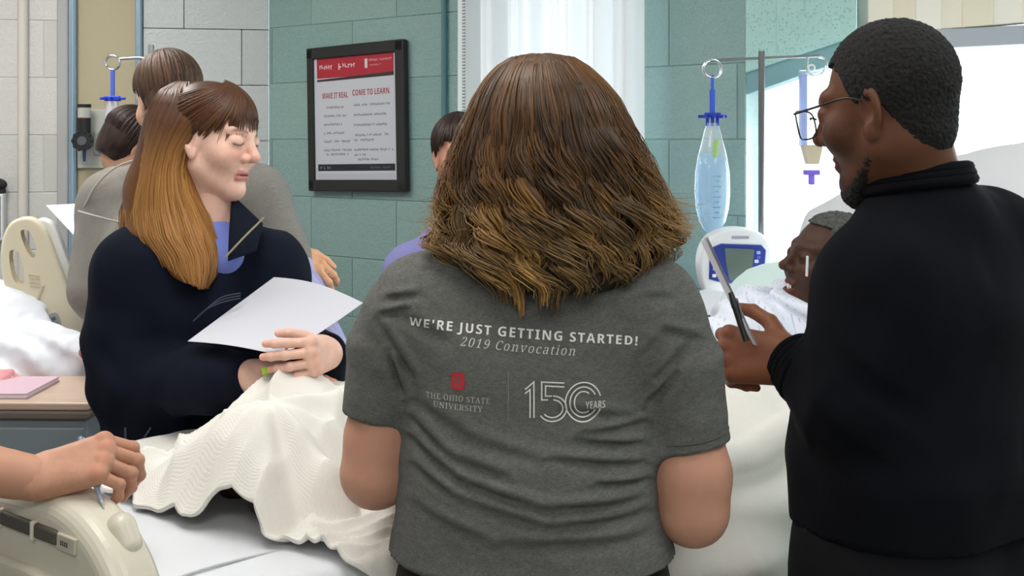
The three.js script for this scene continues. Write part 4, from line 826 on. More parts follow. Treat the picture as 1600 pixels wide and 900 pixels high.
// ------------------------------------------------------------------ the girl with long hair
{
  const D = 2.36, t = thing('person', 'young woman with long hair fading from brown to copper in a navy zip sweatshirt', 'person', V(-0.65, 0, -D)), local = rel(t);
  const fw = V(0.45, 0, 0.89), j = stand(-0.65, -D, fw, 1.66, { joints: {
    hips: P(315, 690, D + 0.02), waist: P(318, 600, D + 0.02), chest: P(330, 495, D + 0.02), neck: P(334, 362, D), head: P(336, 219, D - 0.02),
    shL: P(418, 430, D + 0.06), shR: P(218, 428, D - 0.05), elL: P(470, 592, D + 0.02), elR: P(190, 590, D - 0.06), wrL: P(514, 552, 2.065), wrR: P(384, 586, 2.08) } });
  const w = { hip: [0.07, 0.11], waist: [0.055, 0.095], chest: [0.06, 0.105], arm: [0.042, 0.037, 0.025], leg: [0.085, 0.06, 0.04], sh: 0.045, trap: 0.046 };
  const sk = lin('#e3b8a6'), f = bodyField(j, w), hf = V(0.925, -0.14, 0.35);
  const head = headGeometry(j.head, hf, V(0.1, 1, 0), { skin: sk, eye: 0.02, cell: 0.002, scale: 1.0, lip: lin('#c4837c'), brow: lin('#6b4a38'), neckTo: j.neck, neckW: 0.95, browR: 0.7 });
  const hm = headGeometry.matrix.clone();
  const handR = handGeometry(j.wrR, V(0.92, -0.16, 0.3), V(0.12, 0.4, 0.9), { skin: sk, side: -1, arm: j.wrR.clone().lerp(j.elR, 0.35), armR: 0.032, scale: 0.94, cell: 0.0022, red: 0.65, curl: [[16, 14, 8], [26, 24, 12], [42, 40, 20], [50, 48, 25]], thumb: [[0.82, 0.42, -0.35], [0.95, 0.1, -0.25], [0.97, 0.0, -0.25]] });
  const handL = handGeometry(j.wrL, V(-0.2, 0.1, 0.95), V(0.95, 0.15, 0.22), { skin: sk, side: 1, arm: j.wrL.clone().lerp(j.elL, 0.5), armR: 0.03, scale: 0.94, cell: 0.0022, red: 0.65, curl: [[62, 26, 14], [66, 28, 14], [68, 30, 16], [70, 30, 18]], fan: [6, 2, -3, -7], thumb: [[0.7, 0.5, -0.6], [0.9, 0.3, -0.5], [0.95, 0.1, -0.4]] });
  mesh('body', local(joined([skin(f, 0.011, { color: solidColor(sk) }), head, handR, handL])), skinMat, t);
  // shirt under the pullover
  const us = new Field(0.02); us.cap(P(338, 376, D - 0.03), P(342, 404, D - 0.045), 0.05, 0.056);
  mesh('undershirt', local(skin(us, 0.006)), cloth(hex('#7481c8')), t);
  // pullover
  const navy = cloth(C(0.006, 0.0085, 0.018), { sheen: 0.1, sheenColor: C(0.15, 0.18, 0.28), sheenRoughness: 0.6 });
  const s = bodyField(j, w, {}).grow(0.032);
  for (const q of [-1, 1]) s.cap(j.hips.clone().addScaledVector(j.left, q * 0.06).add(V(0, -0.03, 0)), j.waist.clone().addScaledVector(j.left, q * 0.06), 0.135, 0.13, 0.06);
  s.cap(j.shR, j.elR.clone().lerp(j.shR, 0.4), 0.082, 0.086, 0.06); s.cap(j.elR.clone().lerp(j.shR, 0.4), j.elR.clone().add(V(0.02, 0.0, 0.01)), 0.084, 0.078, 0.04); s.cap(j.elR.clone().add(V(0.02, 0, 0.01)), j.wrR.clone().lerp(j.elR, 0.22).add(V(0, -0.016, 0)), 0.078, 0.058, 0.04); s.cone(j.wrR.clone().lerp(j.elR, 0.4), j.wrR.clone().lerp(j.elR, -0.02), 0.052, 0.044, 0.012, 0.04);
  s.cap(j.shL, j.elL, 0.066, 0.066, 0.06); s.cap(j.elL, j.wrL.clone().lerp(j.elL, 0.3), 0.064, 0.052, 0.04); s.cone(j.wrL.clone().lerp(j.elL, 0.5), j.wrL.clone().lerp(j.elL, 0.05), 0.052, 0.042, 0.012, 0.04);
  // open collar
  s.cap(P(338, 345, D - 0.1), P(349, 388, D - 0.13), 0.034, 0.008, 0.012, true);
  const lf = (x, y, z, p, r) => sstep(r, 0, Math.hypot(x - p.x, y - p.y, z - p.z)), e1 = j.elR, e2 = P(250, 610, 2.22);
  const mod = (d, x, y, z) => {
    if (Math.abs(d) < 0.035) d += 0.006 * noise(x * 10, y * 7 + x * 5, z * 9) + 0.0045 * noise(x * 22 + y * 10, y * 13, z * 20) + 0.007 * lf(x, y, z, e1, 0.22) * Math.sin(x * 40 + y * 55 + 2.5 * noise(x * 9, y * 9, z * 9)) + 0.004 * lf(x, y, z, e2, 0.2) * Math.sin(x * 70 - y * 20 + 3 * noise(x * 8, y * 8, z * 8));
    return d;
  };
  const sw = mesh('pullover', local(skin(s, 0.0075, { mod, uv: (x, y) => [x / 0.4, y / 0.4] })), navy, t);
  const flap = (a) => sheet(10, 10, (u, v) => { const top = a[0].clone().lerp(a[1], u), bot = a[2].clone().lerp(a[3], u); const p = top.lerp(bot, v); p.z += 0.014 * Math.sin(v * 2.6) * Math.sin(0.6 + u * 2); return p; }, 0.006);
  mesh('collar', local(plain([flap([P(362, 308, D - 0.03), P(408, 352, D - 0.0), P(357, 408, D - 0.165), P(402, 392, D - 0.11)])])), navy, sw);
  mesh('piping', local(tube([P(352, 402, D - 0.172), P(380, 372, D - 0.15), P(400, 352, D - 0.1), P(412, 340, D - 0.02)].map((p) => p), 0.0022, 24, 6)), std(hex('#8f8468'), 0.6), sw);
  const emb = [0, 1, 2].map((k) => tube([P(302 + k * 4, 502 - k * 3, 2.17), P(322 + k * 3, 484 - k * 3, 2.165), P(348, 472 - k * 4, 2.165), P(376, 466 - k * 4, 2.175)], 0.0013, 20, 5));
  mesh('stripe', local(plain(emb)), std(hex('#39404f'), 0.8), sw);
  const cord = [tube([P(196, 668, 2.2), P(196, 690, 2.2), P(192, 735, 2.2)], 0.0025, 16, 6), tube([P(236, 668, 2.2), P(222, 690, 2.19), P(198, 738, 2.19)], 0.0025, 16, 6)];
  const tr = mesh('trousers', local(skin(legsField(j, w, 0.02), 0.014)), cloth(C(0.008, 0.009, 0.013)), t);
  mesh('drawcord', local(plain(cord)), std(hex('#3d4350'), 0.8), tr);
  shoes(t, shiftJoints(j, t, ['anL', 'anR']), M.blackmatte);
  // hair
  const dk = lin('#3a241a'), md = lin('#5f3a22'), cu = lin('#96602c'), ye = lin('#bd9050');
  const hb = new Field(0.03), hl = (x, y, z) => headAt(hm, x, y, z);
  const cap = new Field(0.02); cap.ell(V(0, 0.043, -0.021), [0.079, 0.082, 0.1], 0.02); cap.ell(V(0, -0.01, -0.06), [0.068, 0.07, 0.06], 0.04);
  const capG = skin(cap, 0.004, { color: (x, y, z) => mixc(dk, md, clamp(0.35 + 0.5 * noise(x * 200, y * 20, z * 60))), margin: 0.03, mod: (d, x, y, z) => Math.max(d, ((z > 0.0 ? 0.03 + 0.035 * sstep(0.035, 0.07, z) - 1.2 * Math.max(0, 0.03 - z) : -0.1) - y) * 0.8) });
  for (const [a, b, ra, rb] of [[[262, 190], [245, 300], 0.05, 0.062], [[245, 300], [238, 370], 0.06, 0.055], [[262, 290], [300, 405], 0.056, 0.04], [[300, 340], [312, 420], 0.04, 0.024], [[238, 370], [282, 415], 0.04, 0.026]]) hb.cap(P(a[0], a[1], D + 0.0), P(b[0], b[1], b[1] > 400 ? D - 0.1 : b[1] > 360 ? D - 0.05 : D - 0.01), ra, rb, 0.04);
  const massG = skin(hb, 0.006, { color: (x, y, z) => { const g = clamp((1.55 - y) / 0.3); return mixc(mixc(dk, md, 0.5 + 0.5 * noise(x * 120, y * 10, z * 120)), cu, g * 0.6); } });
  const hair = mesh('hair', local(joined([capG.applyMatrix4(hm), massG])), hairMat, t);
  const L = new Locks(); seed = 99;
  const lt = [[128, 276], [140, 252], [160, 238], [190, 227], [235, 221], [265, 212], [300, 200], [330, 191], [370, 191], [400, 218], [430, 238], [450, 268]];
  const rt = [[128, 318], [140, 350], [160, 366], [190, 352], [210, 330], [235, 309], [265, 303], [300, 312], [330, 328], [370, 346], [400, 352], [430, 346], [450, 332]];
  const bulge = (y) => table([[128, 0.01], [150, 0.065], [190, 0.088], [260, 0.092], [330, 0.105], [380, 0.135], [450, 0.165]], y);
  const at = (u, y, lay) => { const l = table(lt, y), r = table(rt, y), q = 2 * u - 1, x = lerp(l, r, clamp(0.5 + 0.5 * q * lay, -0.06, 1.06)); return P(x, y, D - 0.005 - bulge(y) * lay * Math.sqrt(Math.max(0.02, 1 - q * q * 0.92))); };
  const strand = (u0, lay, width, thick, n, bright, tone) => {
    const pts = [], ph = rr(0, 6), yE = table([[0, 372], [0.15, 400], [0.4, 436], [0.7, 447], [1, 446]], u0) + rr(-16, 6), am = rr(0.4, 1.2), y0 = 128 + rr(0, 6);
    for (let i = 0; i <= n; i++) { const q = i / n, y = lerp(y0, yE, q), g = clamp((y - 128) / 310); pts.push(at(u0 + 0.025 * am * g * Math.sin(ph + g * 7), y, lay + 0.03 * am * g * g * Math.sin(ph + g * 9 + 1))); }
    L.add(pts, width, thick, (q) => { const g = clamp((lerp(y0, yE, q) - 128) / 310); let c = mixc(dk, md, clamp(0.2 + tone * 0.8)); c = mixc(c, cu, clamp(sstep(0.16, 0.55, g) * (0.55 + 0.55 * tone))); return mixc(c, ye, clamp(bright * sstep(0.12, 0.5, g) * 0.55)); }, (p) => p.clone().sub(P(275, 0, D + 0.05).setY(p.y)).normalize());
  };
  for (let i = 0; i < 420; i++) strand(rr(0, 1), rr(0.9, 1), rr(0.004, 0.008), 0.0028, 24, rr(0, 0.5), rnd());
  for (let i = 0; i < 900; i++) strand(rr(-0.01, 1.01), rr(0.97, 1.03), rr(0.0011, 0.0028), 0.0014, 26, rr(0, 1), rnd());
  // over the forehead and the fringe, in the head's own axes
  const onCap = (az, el, k) => { const c = Math.cos(el); return V(0.081 * k * Math.sin(az) * c, 0.043 + 0.086 * k * Math.sin(el), -0.02 + 0.106 * k * Math.cos(az) * c); };
  for (let i = 0; i < 620; i++) {
    const side = rnd() < 0.72 ? -1 : 1, az1 = side * rr(0.15, 2.3), el1 = table([[0, 0.34], [0.5, 0.28], [0.8, 0.08], [1.1, -0.18], [1.4, -0.42], [1.6, -0.45], [1.9, -0.3], [2.3, -0.3]], Math.abs(az1)) + (Math.abs(az1) > 0.6 && rnd() < 0.25 ? rr(-0.35, 0) : 0) + rr(-0.08, Math.abs(az1) > 1.3 ? 0.7 : 0.16), k = rr(0.99, 1.035), pts = [], a0 = side * rr(0.0, 0.25) + 0.4;
    for (let q = 0; q <= 14; q++) { const e = q / 14; pts.push(onCap(lerp(a0 * (1 - e), az1, Math.pow(e, 0.7)), lerp(1.38, el1, e), k).applyMatrix4(hm)); }
    const tone = rnd();
    L.add(pts, rr(0.0014, 0.004), 0.0016, (q) => mixc(mixc(dk, md, 0.2 + tone * 0.8), cu, 0.12 * q * tone), (p) => p.clone().sub(j.head).normalize());
  }
  for (let i = 0; i < 150; i++) {
    const az1 = rr(-0.95, 0.6), pts = [], a0 = -0.1, len = rr(0.01, 0.05) * (Math.abs(az1) > 0.5 ? 1.5 : 1);
    for (let q = 0; q <= 14; q++) { const e = q / 14; const p = onCap(lerp(a0, az1, e), lerp(1.2, 0.25, Math.min(1, e * 1.25)), 1.02); if (e > 0.8) { const g = (e - 0.8) / 0.2; p.y -= len * g; p.z += 0.006 * g; } pts.push(p.applyMatrix4(hm)); }
    const tone = rnd();
    L.add(pts, rr(0.0009, 0.002), 0.0009, () => mixc(dk, md, tone), (p) => p.clone().sub(j.head).normalize());
  }
  mesh('locks', local(L.geometry()), hairMat, hair);
  // what she holds
  const ps = thing('paper_sheet', 'white sheet of paper held by the young woman in the navy sweatshirt', 'paper', P(430, 500, 2.12)), b = ps.position;
  const c = [P(293, 525, 2.11), P(440, 556, 1.97), P(567, 483, 2.13), P(428, 433, 2.28)].map((p) => p.sub(b));
  mesh('sheet', sheet(24, 24, (u, v) => { const p = c[0].clone().lerp(c[1], u).lerp(c[3].clone().lerp(c[2], u), v); p.y += 0.012 * Math.sin(u * 3.1) * (0.4 + 0.6 * v) - 0.01 * (1 - u) * (1 - v) + 0.012 * u * v * v; return p; }, 0.0008), std(hex('#cbccd5'), 0.7), ps);
  const hl2 = thing('highlighter', 'green highlighter pen held by the young woman under her sheet of paper', 'pen', P(460, 571, 2.02));
  hl2.quaternion.setFromUnitVectors(V(0, 1, 0), P(500, 560, 2.06).sub(P(445, 570, 2.03)).normalize());
  mesh('barrel', new THREE.CylinderGeometry(0.0062, 0.0062, 0.075, 14), std(hex('#8fbf2e'), 0.4), hl2);
  mesh('cap', new THREE.CylinderGeometry(0.0058, 0.0066, 0.03, 14).translate(0, -0.045, 0), std(hex('#a8d23a'), 0.4), hl2);
}
// ------------------------------------------------------------------ the people behind
function shortHair(hm, c0, c1, o = {}) {
  const f = new Field(0.02); f.ell(V(0, 0.04, -0.02), [0.083, 0.089, 0.103], 0.02); f.ell(V(0, -0.02, -0.045), [0.07, 0.07, 0.064], 0.03);
  const low = o.low ?? -0.07, L = new Locks();
  const base = skin(f, 0.006, { color: (x, y, z) => mixc(c0, c1, clamp(0.4 + 0.5 * noise(x * 160, y * 30, z * 120))), margin: 0.03, mod: (d, x, y, z) => Math.max(d, ((z > 0.02 ? 0.055 : z > -0.02 ? lerp(o.side ?? -0.01, 0.055, (z + 0.02) / 0.04) : low) - y) * 0.8) });
  for (let i = 0; i < (o.n ?? 700); i++) {
    const az = rr(-3.14, 3.14), front = Math.abs(az) < 0.9, e1 = front ? rr(0.1, 0.5) : table([[0.9, 0.1], [1.4, o.ear ?? -0.25], [1.8, -0.6], [3.14, -0.85]], Math.abs(az)) + rr(-0.12, 0.2), pts = [], sw = rr(-0.2, 0.2), k = rr(0.99, 1.04);
    for (let q = 0; q <= 12; q++) { const e = q / 12, el = lerp(1.45, e1, e), a = az + sw * (1 - e); const c = Math.cos(el); pts.push(V(0.083 * k * Math.sin(a) * c, 0.04 + (el > 0 ? 0.091 : 0.11) * k * Math.sin(el), -0.02 + 0.104 * k * Math.cos(a) * c * (el < 0 ? 1 + 0.25 * el : 1)).applyMatrix4(hm)); }
    const t = rnd(); L.add(pts, rr(0.002, 0.005), 0.0018, () => mixc(c0, c1, t), (p) => p.clone().sub(V(0, 0.03, -0.02).applyMatrix4(hm)).normalize());
  }
  return joined([noUv(base.applyMatrix4(hm)), noUv(L.geometry())]);
}
const handMatch = (g) => g;
{ // the person in the grey cardigan, arms folded, turned away
  const D = 3.0, t = thing('person', 'person with short brown hair in a pale grey knit cardigan, turned away with folded arms', 'person', V(-0.92, 0, -D)), local = rel(t), fw = V(-0.35, 0, -0.94);
  const j = stand(-0.92, -D, fw, 1.74, { joints: { hips: P(320, 640, D), waist: P(300, 540, D), chest: P(290, 400, D), neck: P(275, 235, D), head: P(262, 158, D),
    shL: P(178, 318, D + 0.05), shR: P(402, 312, D - 0.05), elL: P(152, 452, D - 0.02), elR: P(486, 492, D - 0.08), wrL: P(275, 490, D + 0.16), wrR: P(395, 440, D + 0.16), hpL: V(-0.93, 0.9, -D), hpR: V(-0.74, 0.9, -D), knL: V(-0.94, 0.5, -D), knR: V(-0.72, 0.5, -D), anL: V(-0.94, 0.09, -D), anR: V(-0.72, 0.09, -D) } });
  const w = { ...WIDTH, chest: [0.08, 0.12], waist: [0.075, 0.11] }, sk = lin('#d9ab93'), f = bodyField(j, w);
  const head = headGeometry(j.head, V(-0.62, -0.25, -0.74), V(-0.08, 1, 0), { skin: sk, cell: 0.0045, scale: 1.04, neckTo: j.neck });
  const hm = headGeometry.matrix.clone();
  const hand = handGeometry(P(452, 392, D - 0.05), V(0.8, -0.55, 0.3), V(0.35, 0.5, 0.9), { skin: lin('#e8b48e'), side: -1, cell: 0.004, curl: [[30, 40, 20], [34, 42, 20], [38, 44, 20], [42, 44, 20]] });
  const handL = handGeometry(j.wrL, V(0.9, 0.1, -0.2), V(0, 0.3, -0.9), { skin: sk, side: 1, cell: 0.005 });
  mesh('body', local(joined([skin(f, 0.014, { color: solidColor(sk) }), head, hand, handL])), skinMat, t);
  const s = bodyField(j, w, {}).grow(0.02);
  s.cap(j.shL, j.elL, 0.088, 0.08, 0.05); s.cone(j.elL, j.wrL, 0.078, 0.05, 0.01, 0.03); s.cap(j.elR.clone().lerp(j.shR, 0.45), j.shR, 0.07, 0.085, 0.05); s.cap(j.elR, j.wrR, 0.06, 0.05, 0.03);
  const knit = dataTexture(256, (u, v) => { const m = clamp(0.5 + 0.3 * noise(u * 90, v * 120, 2) + 0.3 * noise(u * 240, v * 240, 4)); return [lerp(0.47, 0.66, m), lerp(0.46, 0.64, m), lerp(0.44, 0.62, m)]; }, true);
  const hemY = P(300, 558, D).y, cm = cloth(C(1, 1, 1), { map: repeat(knit, 4) });
  const c = mesh('cardigan', local(skin(s, 0.009, { mod: (d, x, y, z) => Math.max(crease(0.006, 12, 9, 12)(d, x, y, z), hemY - 0.1 - y), uv: (x, y, z) => [(x + z) / 0.3, y / 0.3] })), cm, t);
  mesh('seam', local(tube([P(122, 330, D - 0.1), P(150, 338, D - 0.125), P(196, 350, D - 0.1)], 0.003, 20, 6)), std(hex('#b7b2a9'), 0.95), c);
  mesh('seam', local(tube([P(222, 246, D - 0.06), P(180, 262, D - 0.07), P(150, 290, D - 0.06), P(132, 322, D - 0.04)], 0.003, 24, 6)), std(hex('#b7b2a9'), 0.95), c);
  // the striped cuffed sleeve of the shirt
  const sl = new Field(0.02); sl.cap(j.elR.clone().lerp(j.shR, 0.5), j.elR.clone().add(V(0.0, 0.02, 0)), 0.066, 0.06); sl.cap(j.elR, P(520, 552, D - 0.04), 0.058, 0.05);
  const stripes = canvasTexture(256, 64, (g) => { g.fillStyle = '#b9b8e2'; g.fillRect(0, 0, 256, 64); for (let x = 0; x < 256; x += 18) { g.fillStyle = x % 36 ? '#c9c8ec' : '#a9a8d6'; g.fillRect(x, 0, 6, 64); } });
  mesh('sleeve', local(skin(sl, 0.007, { mod: crease(0.004, 20, 12, 20), uv: (x, y, z) => [(x * 1.0 + y * 0.7) / 0.25, y] })), cloth(C(1, 1, 1), { map: stripes }), t);
  const cuff = []; for (let i = 0; i < 4; i++) cuff.push(tube([P(502 + i * 2, 514 + i * 12, D - 0.125), P(520 + i * 2, 524 + i * 10, D - 0.12), P(542, 545 + i * 5, D - 0.085)], 0.0045, 14, 6));
  mesh('cuff_stripe', local(plain(cuff)), std(hex('#25222f'), 0.9), t);
  const jeans = new Field(0.04); jeans.cone(P(522, 556, D - 0.01), P(515, 900, D - 0.01), 0.085, 0.075, 0.02); jeans.cap(P(400, 600, D), P(510, 600, D), 0.1, 0.085);
  mesh('trousers', local(joined([skin(legsField(j, w, 0.014), 0.016), skin(jeans, 0.01, { mod: crease(0.005, 16, 12, 16) })])), cloth(hex('#2c3038')), t);
  shoes(t, shiftJoints(j, t, ['anL', 'anR']), M.blackmatte);
  mesh('hair', local(shortHair(hm, lin('#2e211a'), lin('#6b5040'), { n: 900, low: -0.055, ear: -0.05, side: 0.005 })), hairMat, t);
}
{ // the dark-haired person holding a sheet, mostly hidden
  const D = 3.55, t = thing('person', 'dark-haired person bending down, mostly hidden behind the grey cardigan', 'person', V(-1.2, 0, -D)), local = rel(t);
  const j = stand(-1.2, -D, V(-0.7, 0, 0.7), 1.6, { joints: { head: P(206, 232, D), neck: P(215, 300, D), chest: P(205, 400, D), wrR: P(190, 394, 3.3), elR: P(205, 440, 3.4) } });
  const sk = lin('#c99a80'), f = bodyField(j, WIDTH), head = headGeometry(j.head, V(0.55, -0.55, -0.5), V(0.3, 1, -0.1), { skin: sk, cell: 0.006, neckTo: j.neck }), hm = headGeometry.matrix.clone();
  const hand = handGeometry(P(186, 392, 3.3), V(-0.8, 0.5, 0.1), V(0, 0.3, 0.9), { skin: sk, cell: 0.005, side: 1 });
  mesh('body', local(joined([skin(f, 0.016, { color: solidColor(sk) }), head, hand])), skinMat, t);
  const s = bodyField(j, WIDTH, {}).grow(0.016); for (const q of ['L', 'R']) { s.cap(j['sh' + q], j['el' + q], 0.062, 0.055); s.cone(j['el' + q], j['wr' + q], 0.055, 0.042, 0.01); }
  mesh('shirt', local(skin(s, 0.014)), cloth(hex('#7f8794')), t);
  mesh('trousers', local(skin(legsField(j, WIDTH, 0.014), 0.018)), cloth(C(0.012, 0.012, 0.014)), t);
  shoes(t, shiftJoints(j, t, ['anL', 'anR']), M.blackmatte);
  mesh('hair', local(shortHair(hm, lin('#1d1412'), lin('#3c2a26'), { n: 500, low: -0.07 })), hairMat, t);
  const ps = thing('paper_sheet', 'white sheet of paper standing out left of the grey cardigan', 'paper', P(115, 340, 3.3));
  const c = [[72, 321, 3.3], [150, 317, 3.38], [150, 350, 3.25], [124, 377, 3.18]].map(([x, y, d]) => P(x, y, d).sub(ps.position));
  mesh('sheet', sheet(8, 8, (u, v) => c[0].clone().lerp(c[1], u).lerp(c[3].clone().lerp(c[2], u), v), 0.0008), std(hex('#e2e6f4'), 0.7), ps);
}
{ // the person in lavender behind the woman in grey
  const D = 3.35, t = thing('person', 'person with short dark hair in lavender scrubs, half hidden behind the woman in grey', 'person', V(-0.13, 0, -D)), local = rel(t);
  const j = stand(-0.13, -D, V(0.25, 0, 0.95), 1.66, { joints: { head: P(719, 244, D), neck: P(724, 334, D), chest: P(735, 470, D), shR: P(640, 425, D), shL: P(830, 425, D), elR: P(622, 560, D), elL: P(850, 560, D), wrR: P(680, 600, D - 0.2), wrL: P(800, 600, D - 0.2), waist: P(735, 560, D), hips: P(735, 640, D) } });
  const w = { ...WIDTH, sh: 0.052 }, sk = lin('#c9927a'), f = bodyField(j, w), head = headGeometry(j.head, V(0.3, -0.15, 0.95), V(0, 1, 0), { skin: sk, cell: 0.004, neckTo: j.neck, brow: lin('#2a1d18') }), hm = headGeometry.matrix.clone();
  const hands = ['L', 'R'].map((q) => handGeometry(j['wr' + q], j['wr' + q].clone().sub(j['el' + q]), V(0, 1, 0.3), { skin: sk, cell: 0.006, side: q === 'L' ? -1 : 1 }));
  mesh('body', local(joined([skin(f, 0.014, { color: solidColor(sk) }), head, ...hands])), skinMat, t);
  const s = bodyField(j, w, {}).grow(0.016); for (const q of ['L', 'R']) { s.cap(j['sh' + q], j['el' + q].clone().lerp(j['sh' + q], 0.3), 0.07, 0.066); s.cone(j['sh' + q], j['el' + q].clone().lerp(j['sh' + q], 0.1), 0.068, 0.066, 0.006); }
  const sc = mesh('scrub_top', local(skin(s, 0.01, { mod: crease(0.006, 16, 10, 14) })), cloth(hex('#8d8cc4')), t);
  mesh('trousers', local(skin(legsField(j, w, 0.014), 0.018)), cloth(hex('#6f6ea6')), t);
  shoes(t, shiftJoints(j, t, ['anL', 'anR']), M.whiteplastic);
  mesh('hair', local(shortHair(hm, lin('#1f1613'), lin('#43302a'), { n: 600, low: -0.06, ear: -0.3, side: -0.035 })), hairMat, t);
}
{ // the arm that reaches in from the left: a person standing just outside the view
  const D = 1.45, t = thing('person', 'bare forearm and hand at the left edge resting on the footboard with a pen', 'person', V(-1.35, 0, -1.35)), local = rel(t);
  const wr = P(52, 748, 1.475), el = P(-190, 700, 1.42);
  const j = stand(-1.35, -1.35, V(0.85, 0, -0.5), 1.68, { joints: { wrR: wr, elR: el, shR: V(-1.2, 1.36, -1.18) } });
  j.head = V(-1.32, 1.58, -1.37);
  const sk = lin('#b98870'), f = bodyField(j, { ...WIDTH, arm: [0.047, 0.042, 0.03] });
  const head = headGeometry(j.head, V(0.9, -0.25, -0.4), V(0, 1, 0), { skin: sk, cell: 0.006, neckTo: j.neck }), hm = headGeometry.matrix.clone();
  const hand = handGeometry(wr, V(0.93, 0.24, -0.22), V(-0.3, 0.72, 0.62), { skin: sk, palmSkin: lin('#d9a084'), side: -1, arm: wr.clone().lerp(el, 0.75), armR: 0.042, cell: 0.002, scale: 1.02, red: 0.6, spread: 0.5, curl: [[48, 46, 28], [50, 50, 30], [52, 54, 30], [54, 56, 30]], thumb: [[0.72, 0.2, -0.66], [0.88, -0.2, -0.42], [0.9, -0.35, -0.3]] });
  const handL = handGeometry(j.wrL, V(0.5, -0.6, -0.4), V(0.3, 0.3, 0.8), { skin: sk, cell: 0.005, side: 1 });
  mesh('body', local(joined([skin(f, 0.014, { color: solidColor(sk) }), head, hand, handL])), skinMat, t);
  const s = bodyField(j, WIDTH, {}).grow(0.016); for (const q of ['L', 'R']) { s.cap(j['sh' + q], j['sh' + q].clone().lerp(j['el' + q], 0.5), 0.062, 0.06); s.cone(j['sh' + q], j['sh' + q].clone().lerp(j['el' + q], 0.55), 0.062, 0.062, 0.006); }
  mesh('scrub_top', local(skin(s, 0.014)), cloth(hex('#7b8aa8')), t);
  mesh('trousers', local(skin(legsField(j, WIDTH, 0.014), 0.018)), cloth(hex('#39404f')), t);
  shoes(t, shiftJoints(j, t, ['anL', 'anR']), M.whiteplastic);
  mesh('hair', local(shortHair(hm, lin('#2a1c14'), lin('#5a4030'), { n: 300 })), hairMat, t);
  const pen = thing('pen', 'slim grey pen between the fingers of the hand on the footboard', 'pen', P(137, 720, 1.497));
  pen.quaternion.setFromUnitVectors(V(0, 1, 0), P(122, 676, 1.515).sub(P(156, 778, 1.46)).normalize());
  mesh('barrel', new THREE.CylinderGeometry(0.0035, 0.0035, 0.1, 12).translate(0, -0.012, 0), std(hex('#8a93a6'), 0.3), pen);
  mesh('tip', new THREE.CylinderGeometry(0.0028, 0.0008, 0.016, 12).translate(0, -0.07, 0), M.steel, pen);
  mesh('clip', moved(box(0.0015, 0.03, 0.003, 0.0006), 0.0046, 0.02, 0), M.steel, pen);
}
